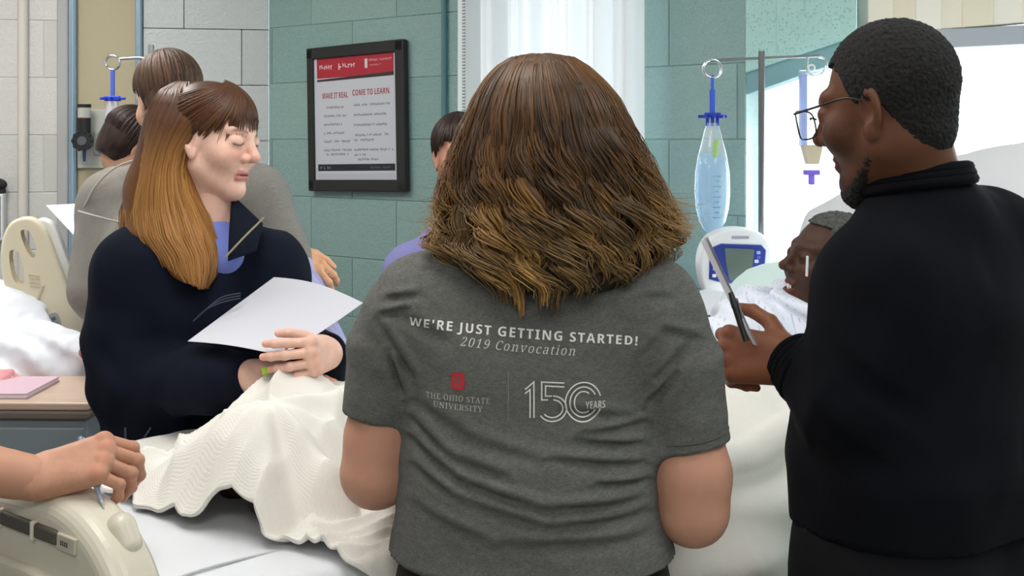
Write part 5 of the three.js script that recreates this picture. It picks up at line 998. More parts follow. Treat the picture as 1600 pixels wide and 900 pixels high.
// ------------------------------------------------------------------ the patient bed with the manikin
const E1 = V(0.766, 0, -0.643), EN = V(0.643, 0, 0.766), CORNER = V(-0.427, 0, -1.35), TOP = 0.92, WIDE = 0.78;
const bedAt = (s, t, y) => CORNER.clone().addScaledVector(E1, s).addScaledVector(EN, -t).setY(y);     // s towards the head, t from the near edge to the far one
const bedTurn = Math.atan2(0.643, 0.766);
const linen = std(hex('#d6d9de'), 0.9, { bumpMap: repeat(clothBump, 20), bumpScale: 0.0004 });
const HINGE = 1.2, ANG = 0.24;
{
  const t = thing('hospital_bed', 'raised hospital bed with cream footboard and white sheet in the middle of the room', 'bed', bedAt(1.0, WIDE / 2, 0));
  t.rotation.y = bedTurn;                                    // own x runs towards the head, own z towards the near side
  const own = new THREE.Matrix4().compose(t.position, t.quaternion, V(1, 1, 1)).invert(), local = (g) => g.applyMatrix4(own);
  const lx = (s) => s - 1.0, lz = (tt) => WIDE / 2 - tt;
  // mattress: flat foot section, raised head section
  const prof = (s) => (s < HINGE ? TOP : TOP + (s - HINGE) * Math.tan(ANG));
  const mf = new Field(0.03);
  mf.box(V((lx(0.02) + lx(HINGE)) / 2, TOP - 0.08, 0), [(HINGE - 0.02) / 2 + 0.02, 0.08, WIDE / 2], 0.035);
  const hl = 0.72, hc = V(lx(HINGE) + Math.cos(ANG) * hl / 2 + 0.045, TOP - 0.08 + Math.sin(ANG) * hl / 2, 0), ax = V(Math.cos(ANG), Math.sin(ANG), 0);
  mf.box(hc, [hl / 2 + 0.02, 0.08, WIDE / 2], 0.035, [ax, V(-Math.sin(ANG), Math.cos(ANG), 0), V(0, 0, 1)]);
  mesh('mattress', skin(mf, 0.013, { mod: (d, x, y, z) => (Math.abs(d) < 0.03 ? d + 0.003 * noise(x * 9, y * 9, z * 9) : d), uv: (x, y, z) => [x, z + y] }), linen, t);
  mesh('sheet_seam', local(tube([bedAt(0.03, 0.12, TOP + 0.001), bedAt(0.12, 0.13, TOP + 0.001), bedAt(0.22, 0.125, TOP + 0.001)], 0.0022, 20, 6)), linen, t);
  const dk = std(hex('#6d7176'), 0.4), fr = std(hex('#c9c4b6'), 0.45);
  mesh('frame', plain([moved(box(1.25, 0.06, WIDE - 0.1, 0.015), lx(0.65), TOP - 0.21, 0), moved(box(1.7, 0.08, 0.5, 0.02), 0, 0.42, 0), moved(box(0.72, 0.05, WIDE - 0.12, 0.015), hc.x + 0.05, hc.y - 0.12, 0, 0, 0, ANG)]), fr, t);
  for (const x of [-0.4, 0.4]) mesh('lift_arm', moved(box(0.08, 0.5, 0.08, 0.01), x, 0.6, 0, 0, 0, 0.5), dk, t);
  mesh('undercarriage', plain([moved(box(1.7, 0.08, 0.6, 0.02), 0, 0.2, 0)]), fr, t);
  for (const [a, b] of [[-0.75, 0.27], [0.75, 0.27], [-0.75, -0.27], [0.75, -0.27]]) {
    const c = mesh('caster', plain([moved(new THREE.CylinderGeometry(0.065, 0.065, 0.035, 22), a, 0.066, b, Math.PI / 2), moved(box(0.04, 0.1, 0.05, 0.008), a, 0.13, b)]), dk, t);
    mesh('hub', moved(new THREE.CylinderGeometry(0.025, 0.025, 0.04, 16), a, 0.066, b, Math.PI / 2), M.steel, c);
  }
  // footboard: cream moulded board with a rounded near shoulder
  const fb = thing('footboard', 'cream moulded bed footboard with rounded shoulder and recessed dark slot, bottom left', 'footboard', V(-0.482, 0, -1.365));
  const ud = V(-0.83, 0, -0.56), fn = V(-0.56, 0, 0.83); // along the board to the left, out of its face towards the viewer
  fb.quaternion.setFromRotationMatrix(new THREE.Matrix4().makeBasis(ud.clone().negate(), V(0, 1, 0), fn));
  const sh = new THREE.Shape(), Wd = 0.66;
  sh.moveTo(0.0, 0.62); sh.lineTo(0.002, 0.88); sh.bezierCurveTo(-0.002, 0.96, -0.06, 1.018, -0.14, 1.026); sh.lineTo(-0.30, 1.018); sh.lineTo(-Wd, 1.01); sh.lineTo(-Wd, 0.62); sh.closePath();
  const bg = new THREE.ExtrudeGeometry(sh, { depth: 0.028, bevelEnabled: true, bevelSize: 0.026, bevelThickness: 0.026, bevelSegments: 6, curveSegments: 24 });
  bg.translate(-0.026, -0.012, -0.05);
  const shell = std(hex('#cfc9b8'), 0.32);
  mesh('board', bg, shell, fb);
  const lip = new THREE.Shape(); lip.moveTo(-0.04, 0.62); lip.lineTo(-0.04, 0.86); lip.bezierCurveTo(-0.05, 0.93, -0.09, 0.962, -0.16, 0.97); lip.lineTo(-Wd, 0.975); lip.lineTo(-Wd, 0.62); lip.closePath();
  mesh('face_panel', new THREE.ExtrudeGeometry(lip, { depth: 0.01, bevelEnabled: true, bevelSize: 0.008, bevelThickness: 0.008, bevelSegments: 4, curveSegments: 20 }).translate(-0.035, -0.035, -0.002), std(hex('#c6c0ae'), 0.36), fb);
  mesh('slot', moved(box(0.32, 0.02, 0.012, 0.004), -0.30, 0.996, 0.004, 0, 0, -0.02), std(hex('#4f4a42'), 0.6), fb);
  for (const x of [-0.19, -0.27, -0.35]) mesh('slot_rib', moved(box(0.006, 0.026, 0.014, 0.002), x, 0.996 + (x + 0.3) * -0.02, 0.006, 0, 0, -0.02), shell, fb);
  const tg = mesh('tag', moved(box(0.04, 0.022, 0.006, 0.002), -0.118, 0.99, 0.006, 0, 0, -0.04), std(hex('#b9b3a2'), 0.5), fb);
  mesh('mark', moved(new THREE.PlaneGeometry(0.018, 0.009), -0.12, 0.99, 0.0096, 0, 0, -0.04), std(C(1, 1, 1), 0.6, { map: canvasTexture(64, 32, (g) => { g.fillStyle = '#b9b3a2'; g.fillRect(0, 0, 64, 32); g.fillStyle = '#23232c'; for (let i = 0; i < 4; i++) { g.fillRect(4 + i * 15, 4, 11, 22); g.clearRect; g.fillStyle = '#8f8b80'; g.fillRect(8 + i * 15, 11, 4, 7); g.fillStyle = '#23232c'; } }) }), tg);
  mesh('plate', moved(box(0.05, 0.07, 0.004, 0.002), -0.26, 0.885, 0.0165), std(hex('#c2bcaa'), 0.5), fb);
  const kn = new Field(0.02); kn.cap(V(-0.075, 1.005, -0.045), V(-0.06, 0.985, -0.045), 0.02, 0.018);
  mesh('bumper', skin(kn, 0.006), shell, fb);
}
const pillowCloth = std(hex('#d9dade'), 0.92, { bumpMap: repeat(clothBump, 12), bumpScale: 0.0004 });
function pillow(name, label, c, half, axes, m, amp = 0.004) {
  const t = thing(name, label, 'pillow', c), f = new Field(0.03);
  f.ell(V(0, 0, 0), [half[0] * 1.05, half[1] * 1.05, half[2] * 1.05], 0.04, axes); f.box(V(0, 0, 0), [half[0], half[1] * 0.42, half[2]], half[1] * 0.4, axes, half[1] * 1.1);
  mesh('cover', skin(f, 0.011, { mod: (d, x, y, z) => (Math.abs(d) < 0.03 ? d + amp * (noise(x * 12, y * 12, z * 12) + 0.6 * noise(x * 28, y * 22, z * 28)) : d), uv: (x, y, z) => [x, y + z] }), m, t);
  return t;
}
{
  const A = P(1262, 410, 2.98), B = P(1650, 300, 2.6), ax = B.clone().sub(A), L = ax.length(); ax.normalize();
  const lean = V(0.45, 1, -0.62).addScaledVector(ax, -V(0.45, 1, -0.62).dot(ax)).normalize(), out = lean.clone().cross(ax).normalize();
  pillow('pillow', 'large white pillow propped behind the head of the patient manikin', A.clone().lerp(B, 0.5), [0.165, 0.085, L / 2], [lean, out, ax], pillowCloth);
  const a2 = P(1150, 470, 2.85), b2 = P(1300, 470, 2.62), x2 = b2.clone().sub(a2).normalize(), l2 = V(0.5, 0.55, -0.5).addScaledVector(x2, -V(0.5, 0.55, -0.5).dot(x2)).normalize();
  pillow('pillow', 'pale mint pillow under the neck of the patient manikin', a2.clone().lerp(b2, 0.5), [0.11, 0.05, 0.17], [l2, l2.clone().cross(x2).normalize(), x2], std(hex('#d2e6e4'), 0.9));
}
{ // the manikin
  const t = thing('patient_manikin', 'dark-skinned patient manikin with open mouth lying on the bed under a white knit blanket', 'manikin', bedAt(1.1, 0.38, TOP)), local = rel(t);
  const head = P(1292, 412, 2.45), neck = P(1290, 500, 2.5), sk = lin('#4b3328'), f = new Field(0.05), b = (s, tt, y) => bedAt(s, tt, y);
  const chest = b(1.38, 0.3, 1.0), hips = b(0.98, 0.36, 0.94), w = EN;
  for (const q of [-1, 1]) {
    f.cap(chest.clone().addScaledVector(w, q * 0.08), hips.clone().addScaledVector(w, q * 0.07), 0.095, 0.09, 0.05);
    f.cap(neck.clone().addScaledVector(w, q * 0.05).add(V(-0.02, -0.04, 0)), chest.clone().addScaledVector(w, q * 0.13).add(V(0.05, 0.04, 0)), 0.06, 0.06, 0.05);
    f.cap(hips.clone().addScaledVector(w, q * 0.09), b(0.62, 0.38 - q * 0.1, 0.95), 0.07, 0.05, 0.04); f.cap(b(0.62, 0.38 - q * 0.1, 0.95), b(0.29, 0.34 - q * 0.06, 0.95), 0.052, 0.04, 0.03);
    f.cap(b(0.29, 0.34 - q * 0.06, 0.95), b(0.28, 0.30 - q * 0.035, 1.055), 0.03, 0.022, 0.02);
    const sh = chest.clone().addScaledVector(w, q * 0.15).add(V(0.03, 0.03, -0.02)), el = b(1.12, 0.36 - q * 0.24, 0.96), wr = b(0.92, 0.36 - q * 0.22, 0.955);
    f.cap(sh, el, 0.045, 0.038, 0.03); f.cap(el, wr, 0.037, 0.026, 0.02);
  }
  const grey = [0.05, 0.045, 0.042];
  const hd = headGeometry(head, V(-0.93, 0.2, 0.22), V(0.28, 0.95, 0.02), { skin: sk, mouth: 0.03, eye: 0.5, scale: 0.97, cell: 0.0023, neckTo: neck, lip: lin('#5c332b'), paint: (c, x, y, z) => {
    c = mixc(c, [0.008, 0.006, 0.006], sstep(0.052, 0.06, y + 0.35 * Math.max(0, 0.0)) * 0.0);
    const line = Math.exp(-(((y + 0.036) / 0.0011) ** 2)) * sstep(0.06, 0.05, z);
    return mixc(c, [c[0] * 0.35, c[1] * 0.35, c[2] * 0.35], 0.8 * line);
  } });
  const hm = headGeometry.matrix.clone();
  const hands = [-1, 1].map((q) => handGeometry(b(0.92, 0.36 - q * 0.22, 0.955), E1.clone().negate(), V(0, 1, 0), { skin: sk, cell: 0.005, side: q }));
  mesh('body', local(joined([skin(f, 0.014, { color: solidColor(sk) }), hd, ...hands])), skinMat, t);
  const tf = new Field(0.004); for (let i = -4; i <= 4; i++) tf.box(V(i * 0.0036, -0.066 - 0.0003 * i * i, 0.084 - 0.0011 * i * i), [0.0017, 0.005, 0.0022], 0.001, null, 0.0005);
  const td = new Field(0.004); for (let i = -4; i <= 4; i++) td.box(V(i * 0.0034, -0.0755 + 0.0002 * i * i, 0.082 - 0.0011 * i * i), [0.0016, 0.0042, 0.002], 0.001, null, 0.0005);
  mesh('teeth', local(joined([skin(tf, 0.0012), skin(td, 0.0012)]).applyMatrix4(hm)), std(hex('#e8e4d8'), 0.3), t);
  const cap = new Field(0.02); cap.ell(V(0, 0.042, -0.02), [0.08, 0.084, 0.1], 0.02); cap.ell(V(0, -0.01, -0.05), [0.066, 0.06, 0.056], 0.03);
  mesh('hair', local(skin(cap, 0.004, { color: (x, y, z) => { const n = 0.5 + 0.5 * noise(x * 220, y * 220, z * 220); return mixc([0.018, 0.018, 0.017], [0.11, 0.11, 0.1], n); }, margin: 0.03, mod: (d, x, y, z) => Math.max(d + 0.003 * noise(x * 150, y * 150, z * 150), ((z > 0.035 ? 0.085 : z > 0 ? 0.05 : -0.06) - y) * 0.8) }).applyMatrix4(hm)), std(C(1, 1, 1), 0.8, { vertexColors: true }), t);
  mesh('collar', local(tube(Array.from({ length: 20 }, (_, i) => { const a = (i / 20) * 6.283; return neck.clone().add(V(Math.cos(a) * 0.06, -0.012 + 0.02 * Math.cos(a), Math.sin(a) * 0.06)); }), 0.012, 50, 8, true)), std(C(0.02, 0.018, 0.018), 0.6), t);
  mesh('sensor_clip', local(moved(box(0.004, 0.045, 0.01, 0.002), ...P(1261, 416, 2.355).toArray(), 0, 0, -0.04)), M.whiteplastic, t);
  // gown: bunched light cloth over chest and shoulders
  const g = new Field(0.03); g.cap(P(1150, 540, 2.35), P(1225, 520, 2.4), 0.085, 0.08); g.cap(P(1160, 500, 2.5), P(1215, 500, 2.45), 0.06, 0.06); g.cap(P(1130, 560, 2.45), P(1160, 470, 2.62), 0.05, 0.03); g.cap(P(1225, 520, 2.4), P(1300, 560, 2.45), 0.08, 0.1); g.cap(P(1140, 530, 2.55), P(1220, 470, 2.6), 0.08, 0.05);
  const gm = canvasTexture(128, 128, (c) => { c.fillStyle = '#dfe3f0'; c.fillRect(0, 0, 128, 128); c.fillStyle = '#bcc5de'; for (let y = 0; y < 128; y += 16) for (let x = 0; x < 128; x += 16) c.fillRect(x + ((y >> 4) & 1) * 8, y, 4, 4); });
  mesh('gown', local(skin(g, 0.006, { uv: (x, y, z) => [x / 0.12, (y + z) / 0.12], mod: (d, x, y, z) => (Math.abs(d) < 0.04 ? d + 0.009 * noise(x * 20, y * 14, z * 18) + 0.007 * Math.sin(x * 70 + y * 90 + 4 * noise(x * 10, y * 10, z * 10)) : d) })), std(C(1, 1, 1), 0.9, { map: gm }), t);
}
{ // the white knit blanket
  const t = thing('knit_blanket', 'white knit blanket draped over the manikin with a peak over its feet', 'blanket', bedAt(0.8, 0.39, TOP)), local = rel(t);
  const foot = [0.28, 0.29], hump = [0.13, 0.45];
  const nearEdge = (s) => table([[0.1, -0.02], [0.2, -0.06], [0.3, -0.12], [0.45, -0.2], [0.6, -0.34], [0.8, -0.5], [1.6, -0.52]], s), farEdge = 1.02;
  const S0 = (t2) => table([[-0.5, 0.3], [0.0, 0.14], [0.1, 0.125], [0.24, 0.115], [0.4, 0.11], [0.55, 0.11], [0.8, 0.08]], t2) + 0.005 * Math.sin(t2 * 37) + 0.003 * Math.sin(t2 * 71 + 1);
  const bump = (s, tt, c, r, h, p) => { const q = Math.hypot((s - c[0]), (tt - c[1])) / r; return h * Math.pow(Math.max(0, 1 - Math.pow(q, p)), 1.1); };
  const ridge = (x) => 1 - Math.abs(((x % 1) + 1) % 1 * 2 - 1);
  const height = (s, tt) => {
    let h = 0.012;
    const a = Math.atan2(tt - foot[1], s - foot[0]), q = Math.hypot(s - foot[0], tt - foot[1]);
    const rad = 0.16 + 0.015 * Math.sin(a * 5 + 1) + 0.01 * Math.sin(a * 9);
    h += 0.2 * Math.pow(clamp(1 - q / rad), 0.75) * (1 - 0.16 * Math.exp(-((q / 0.03) ** 2))) + 0.006 * Math.sin(a * 8) * sstep(0.02, 0.1, q) * sstep(0.24, 0.15, q);
    h += bump(s, tt, hump, 0.13, 0.075, 1.9) + bump(s, tt, [0.1, 0.55], 0.12, 0.05, 2) + bump(s, tt, [0.36, 0.5], 0.16, 0.09, 2);
    // legs and trunk
    const on = sstep(0.3, 0.5, s);
    for (const c of [0.28, 0.48]) h += on * 0.12 * Math.exp(-(((tt - c) / 0.1) ** 2)) * (1 - sstep(0.9, 1.1, s));
    h += sstep(0.6, 0.98, s) * (0.135 * Math.exp(-(((tt - 0.37) / 0.32) ** 4)) + 0.05 * sstep(1.1, 1.4, s));
    // crumpled folds round the feet and along the near edge
    const cr = sstep(0.2, 0.06, Math.abs(q - 0.24)) * sstep(0.9, 0.5, s), w = 0.05 * noise(s * 7, tt * 7, 3), n1 = noise(s * 9 + 3, tt * 9, 7);
    const edge = sstep(0.14, 0.0, tt - nearEdge(s)) * sstep(0.02, 0.1, s);
    h += (cr * 0.02 + edge * 0.02) * (ridge((s * 0.8 - tt * 0.9 + w * 1.6) * 9) ** 2 + 0.6 * ridge((s * 0.5 + tt * 1.2 + w * 2) * 13 + n1) ** 2);
    h += 0.004 * noise(s * 14, tt * 14, 1) + 0.0015 * noise(s * 40, tt * 40, 2);
    h += sstep(1.0, 1.2, s) * 0.006 * Math.sin(s * 42 + 2 * noise(s * 3, tt * 4, 5));
    return 0.01 + (h - 0.01) * (0.04 + 0.96 * sstep(0, 0.1, s - S0(tt)));
  };
  const pt = (u, v) => {
    let tt = lerp(-0.52, farEdge, v);
    const s = lerp(S0(tt), 1.36, u), ne = nearEdge(s), inner = Math.max(tt, ne);
    // squeeze the cloth between its two edges
    tt = lerp(ne, farEdge, v);
    const wob = 0.012 * noise(s * 12, v * 5, 9);
    const edgeR = 0.05;
    if (tt >= 0.0 && tt <= WIDE) return bedAt(s + wob * 0.4, tt, TOP + height(s, tt));
    const out = tt < 0 ? -tt : tt - WIDE, h0 = height(s, tt < 0 ? 0 : WIDE), sgn = tt < 0 ? -1 : 1, a = Math.min(out / edgeR, Math.PI / 2), drop = Math.max(0, out - edgeR * Math.PI / 2), hang = sstep(0, 0.06, drop) * (0.006 * Math.sin(s * 36 + 3 * noise(s * 4, 2, 1)) * sstep(0, 0.12, drop) + 0.004 * noise(s * 9, out * 14, 4) + 0.006 * Math.sin(out * 55 + 2 * noise(s * 5, 1, 3)));
    const open = 0.03 + 0.42 * sstep(0.82, 1.02, s) * (tt < 0 ? 1 : 0), side = Math.sin(a) * edgeR + hang + open * drop + sstep(0, 0.06, drop) * open * 0.03 * Math.sin(drop * 42 + s * 3 + 1.5 * noise(s * 4, drop * 6, 2));
    return bedAt(s + wob, tt < 0 ? -side : WIDE + side, TOP + h0 - edgeR * (1 - Math.cos(a)) - drop * Math.sqrt(1 - open * open));
  };
  const knit = dataTexture(256, (u, v, x, y) => { const a = Math.abs(Math.sin((x / 256) * Math.PI * 16)), b = Math.abs(Math.sin((y / 256) * Math.PI * 10 + ((Math.floor((x / 256) * 16) & 1) * Math.PI) / 2)); return 0.25 + 0.5 * Math.pow(a, 0.6) * (0.55 + 0.45 * b) + 0.12 * noise(u * 90, v * 90, 3); });
  const km = phys(hex('#e4e1da'), 0.95, { bumpMap: repeat(knit, 1 / 0.07), bumpScale: 0.0009, specularIntensity: 0.2 });
  const g = sheet(300, 300, pt, 0.006, (u, v) => [u * 1.4, v * 1.5]);
  mesh('blanket', local(g), km, t);
}
// ------------------------------------------------------------------ drip stand, bags, monitor
function hangerBag(t, px, top, D, fluid) {      // a clear drip bag on a blue hanger; px, top: where its ring hangs
  const k = D / FOCAL, y = (q) => -(q - top) * k, own = (name, g, m, p) => mesh(name, g, m, p ?? t);
  own('hanger', plain([moved(box(5 * k, 62 * k, 4 * k, 0.002), 0, y(148), 0), moved(box(9 * k, 40 * k, 3 * k, 0.002), 0, y(160), 0)]), std(hex('#3d63d8'), 0.35), t);
  const cl = [moved(box(26 * k, 8 * k, 10 * k, 0.003), 0, y(180), 0)];
  for (let i = 0; i < 8; i++) { const a = (i / 8) * 6.283; cl.push(moved(box(15 * k, 5 * k, 5 * k, 0.002), Math.cos(a) * 15 * k, y(182), Math.sin(a) * 9 * k, 0, -a, 0)); }
  for (let i = -1; i <= 1; i++) cl.push(moved(box(5 * k, 14 * k, 5 * k, 0.002), i * 8 * k, y(190), 0));
  own('clamp', plain(cl), std(hex('#1f3fb8'), 0.3), t);
  const prof = [[192, 9], [205, 13], [222, 17], [245, 23], [270, 27], [300, 28], [325, 26], [345, 21], [358, 14], [366, 6], [370, 4]];
  const bag = (from, s, d) => { const pts = []; for (const [q, r] of prof) if (q >= from) pts.push(new THREE.Vector2(Math.max(0.0005, r * s * k), y(q))); if (from > 192) pts.unshift(new THREE.Vector2(0.0005, y(from))); pts.push(new THREE.Vector2(0.0005, y(370))); return new THREE.LatheGeometry(pts, 40).scale(1, 1, d); };
  own('bag', bag(192, 1, 0.55), phys(C(0.93, 0.97, 1), 0.12, { transmission: 0.78, thickness: 0, specularIntensity: 0.9 }), t);
  if (fluid) {
    own('fluid', bag(236, 0.88, 0.5), phys(C(0.62, 0.83, 0.95), 0.08, { transmission: 0.75, thickness: 0 }), t);
    own('label', moved(new THREE.CylinderGeometry(9 * k, 9 * k, 26 * k, 20, 1, true, -0.5, 1.0), 3 * k, y(232), 4 * k, 0, 0, -0.12), std(hex('#a9cf86'), 0.5, { side: THREE.DoubleSide }), t);
    const marks = []; for (let i = 0; i < 9; i++) marks.push(moved(new THREE.BoxGeometry((i % 2 ? 7 : 12) * k, 1.4 * k, 0.0006), 4 * k, y(275 + i * 8), 14.6 * k)); own('scale_marks', plain(marks), std(hex('#6fa0c0'), 0.5), t);
  }
  own('port', new THREE.CylinderGeometry(4 * k, 3 * k, 14 * k, 14).translate(0, y(374), 0), std(hex('#dfe8f2'), 0.3), t);
  own('drip_line', tube([V(0, y(380), 0), V(3 * k, y(400), 0), V(-4 * k, y(460), -0.02), V(6 * k, y(560), -0.02), V(0.02, y(660), 0)], 0.0022, 30, 6), phys(C(0.9, 0.95, 1), 0.2, { transmission: 0.5, thickness: 0 }), t);
}
const ringAt = (t, r, k) => mesh('ring', new THREE.TorusGeometry(r * k, 2.2 * k, 10, 30).translate(0, 0, 0), M.chrome, t);
{
  const D = 3.3, k = D / FOCAL, base = P(1190, 80, D);
  const t = thing('drip_stand', 'dark steel drip stand with a crossbar beside the window at the head of the bed', 'drip stand', V(base.x, 0, base.z));
  mesh('pole', new THREE.CylinderGeometry(5 * k, 5 * k, base.y - 0.12, 18).translate(0, 0.12 + (base.y - 0.12) / 2, 0), M.darksteel, t);
  const bar = P(1110, 95, D).sub(t.position), bar2 = P(1262, 88, D).sub(t.position);
  const yB = bar.y;
  const cb = mesh('crossbar', plain([tube([V(bar.x, yB, 0), V(0, yB + 0.008, 0), V(bar2.x, bar2.y, 0), V(bar2.x + 0.035, bar2.y + 0.002, 0)], 0.0042, 30, 8)]), M.darksteel, t);
  mesh('hook', tube([V(bar2.x + 0.03, bar2.y, 0), V(bar2.x + 0.055, bar2.y - 0.01, 0), V(bar2.x + 0.05, bar2.y - 0.045, 0), V(bar2.x + 0.02, bar2.y - 0.06, 0), V(bar2.x - 0.0, bar2.y - 0.045, 0), V(bar2.x, bar2.y, 0)], 0.0038, 40, 8), M.chrome, cb);
  mesh('base_hub', new THREE.CylinderGeometry(0.04, 0.05, 0.06, 20).translate(0, 0.11, 0), M.darksteel, t);
  for (let i = 0; i < 5; i++) {
    const a = (i / 5) * 6.283 + 0.3, lg = mesh('leg', tube([V(0, 0.11, 0), V(Math.cos(a) * 0.06, 0.1, Math.sin(a) * 0.06), V(Math.cos(a) * 0.11, 0.06, Math.sin(a) * 0.11)], 0.011, 12, 8), M.darksteel, t);
    mesh('wheel', moved(new THREE.CylinderGeometry(0.028, 0.028, 0.018, 16), Math.cos(a) * 0.11, 0.029, Math.sin(a) * 0.11, Math.PI / 2, 0, a), M.blackmatte, lg);
  }
  const hang = thing('drip_bag', 'clear teardrop drip bag full of pale blue fluid on a blue hanger', 'drip bag', P(1113, 107, D - 0.012));
  ringAt(hang, 14, k);
  hangerBag(hang, 1113, 107, D - 0.012, true);
  // the second bag, square with a tan filter and a purple valve
  const b2 = thing('drip_bag', 'clear square drip bag with tan filter and purple valve on the right hook', 'drip bag', P(1268, 112, D - 0.01)), y = (q) => -(q - 112) * k;
  const outline = new THREE.Shape(); [[-17, 112], [17, 112], [18, 225], [9, 258], [9, 264], [-9, 264], [-9, 258], [-18, 225]].forEach(([x, q], i) => (i ? outline.lineTo(x * k, y(q)) : outline.moveTo(x * k, y(q))));
  mesh('bag', new THREE.ExtrudeGeometry(outline, { depth: 0.022, bevelEnabled: true, bevelSize: 0.004, bevelThickness: 0.004, bevelSegments: 3 }).translate(0, 0, -0.011), phys(C(0.95, 0.97, 1), 0.15, { transmission: 0.85, thickness: 0 }), b2);
  mesh('side_strip', moved(box(9 * k, 112 * k, 0.034, 0.003), -13 * k, y(172), 0), phys(hex('#bcc8ec'), 0.3, { transmission: 0.4, thickness: 0 }), b2);
  const fs = new THREE.Shape(); [[-16, 226], [15, 226], [9, 256], [-8, 256]].forEach(([x, q], i) => (i ? fs.lineTo(x * k, y(q)) : fs.moveTo(x * k, y(q))));
  mesh('filter', new THREE.ExtrudeGeometry(fs, { depth: 0.034, bevelEnabled: false }).translate(0, 0, -0.014), std(hex('#bfb196'), 0.6), b2);
  mesh('valve', plain([moved(box(25 * k, 8 * k, 0.02, 0.003), 0, y(269), 0), moved(box(9 * k, 16 * k, 0.014, 0.003), 0, y(280), 0)]), std(hex('#6a4fc0'), 0.35), b2);
  mesh('drip_line', tube([V(0, y(286), 0), V(0.004, y(330), 0), V(-0.01, y(420), 0.01), V(0.01, y(540), 0)], 0.0022, 24, 6), phys(C(0.9, 0.92, 0.98), 0.2, { transmission: 0.5, thickness: 0 }), b2);
  mesh('loop', new THREE.TorusGeometry(5 * k, 1.5 * k, 8, 18).translate(0, y(106), 0), M.whiteplastic, b2);
  // monitor clamped to the stand
  const m = thing('vital_signs_monitor', 'white vital signs monitor with navy bezel and grey screen on the drip stand', 'monitor', P(1147, 408, D - 0.06));
  const ms = new THREE.Shape(), q = (x, yy) => [(x - 1147) * k, -(yy - 408) * k];
  ms.moveTo(...q(1100, 440)); ms.bezierCurveTo(...q(1092, 410), ...q(1096, 380), ...q(1120, 366)); ms.bezierCurveTo(...q(1135, 359), ...q(1160, 359), ...q(1176, 364)); ms.bezierCurveTo(...q(1198, 374), ...q(1200, 392), ...q(1197, 408)); ms.bezierCurveTo(...q(1192, 440), ...q(1180, 452), ...q(1170, 456)); ms.lineTo(...q(1110, 456)); ms.bezierCurveTo(...q(1104, 454), ...q(1102, 448), ...q(1100, 440));
  mesh('case', new THREE.ExtrudeGeometry(ms, { depth: 0.07, bevelEnabled: true, bevelSize: 0.008, bevelThickness: 0.012, bevelSegments: 4, curveSegments: 16 }).translate(0, 0, -0.05), M.whiteplastic, m);
  const bz = new THREE.Shape(); [[1108, 388], [1124, 381], [1184, 383], [1190, 390], [1188, 415], [1166, 439], [1128, 438], [1107, 432]].forEach(([x, yy], i) => (i ? bz.lineTo(...q(x, yy)) : bz.moveTo(...q(x, yy))));
  const be = mesh('bezel', new THREE.ExtrudeGeometry(bz, { depth: 0.004, bevelEnabled: true, bevelSize: 0.003, bevelThickness: 0.002, bevelSegments: 2 }).translate(0, 0, 0.031), std(hex('#1d2f86'), 0.35), m);
  const sc = new THREE.Shape(); [[1129, 386], [1174, 388], [1171, 412], [1160, 436], [1136, 435], [1131, 410]].forEach(([x, yy], i) => (i ? sc.lineTo(...q(x, yy)) : sc.moveTo(...q(x, yy))));
  mesh('screen', new THREE.ExtrudeGeometry(sc, { depth: 0.002, bevelEnabled: false }).translate(0, 0, 0.0365), std(hex('#5d6a62'), 0.2), be);
  for (const [x, yy, c] of [[1114, 417, '#e8ecf6'], [1122, 419, '#e8ecf6'], [1113, 428, '#e8ecf6'], [1122, 429, '#d0d8ee'], [1112, 402, '#4c66c8'], [1180, 393, '#8aa0e8'], [1177, 406, '#c8d4f4'], [1174, 417, '#7088d8'], [1180, 400, '#3f57b8']]) mesh('button', moved(box(6 * k, 5 * k, 0.004, 0.0015), ...q(x, yy), 0.038), std(hex(c), 0.4), be);
  mesh('badge', moved(box(26 * k, 4 * k, 0.002, 0.0005), ...q(1153, 370), 0.033), std(hex('#9a9ca6'), 0.5), m);
  mesh('clamp', plain([moved(box(0.05, 0.05, 0.06, 0.006), (1190 - 1147) * k, -0.01, -0.06)]), M.darksteel, m);
  const cd = thing('monitor_cable', 'white and blue cable bundle hanging below the vital signs monitor', 'cable', P(1120, 462, D - 0.06)), cp = [];
  for (let i = 0; i < 5; i++) cp.push(tube(Array.from({ length: 9 }, (_, n) => V(((n / 8) * 44 - 22) * k, (Math.sin(n * 1.9 + i * 1.3) * 7 - i * 1.2) * k, Math.cos(n * 2.3 + i) * 0.012)), 0.0032, 40, 6));
  mesh('cable', plain(cp), std(hex('#cfd9ea'), 0.4), cd);
  mesh('plug', plain([moved(box(9 * k, 6 * k, 0.012, 0.003), -16 * k, -2 * k, 0.008, 0, 0, 0.3), moved(box(8 * k, 6 * k, 0.012, 0.003), 8 * k, 2 * k, 0.012, 0, 0, -0.4)]), std(hex('#5573b8'), 0.4), cd);
}
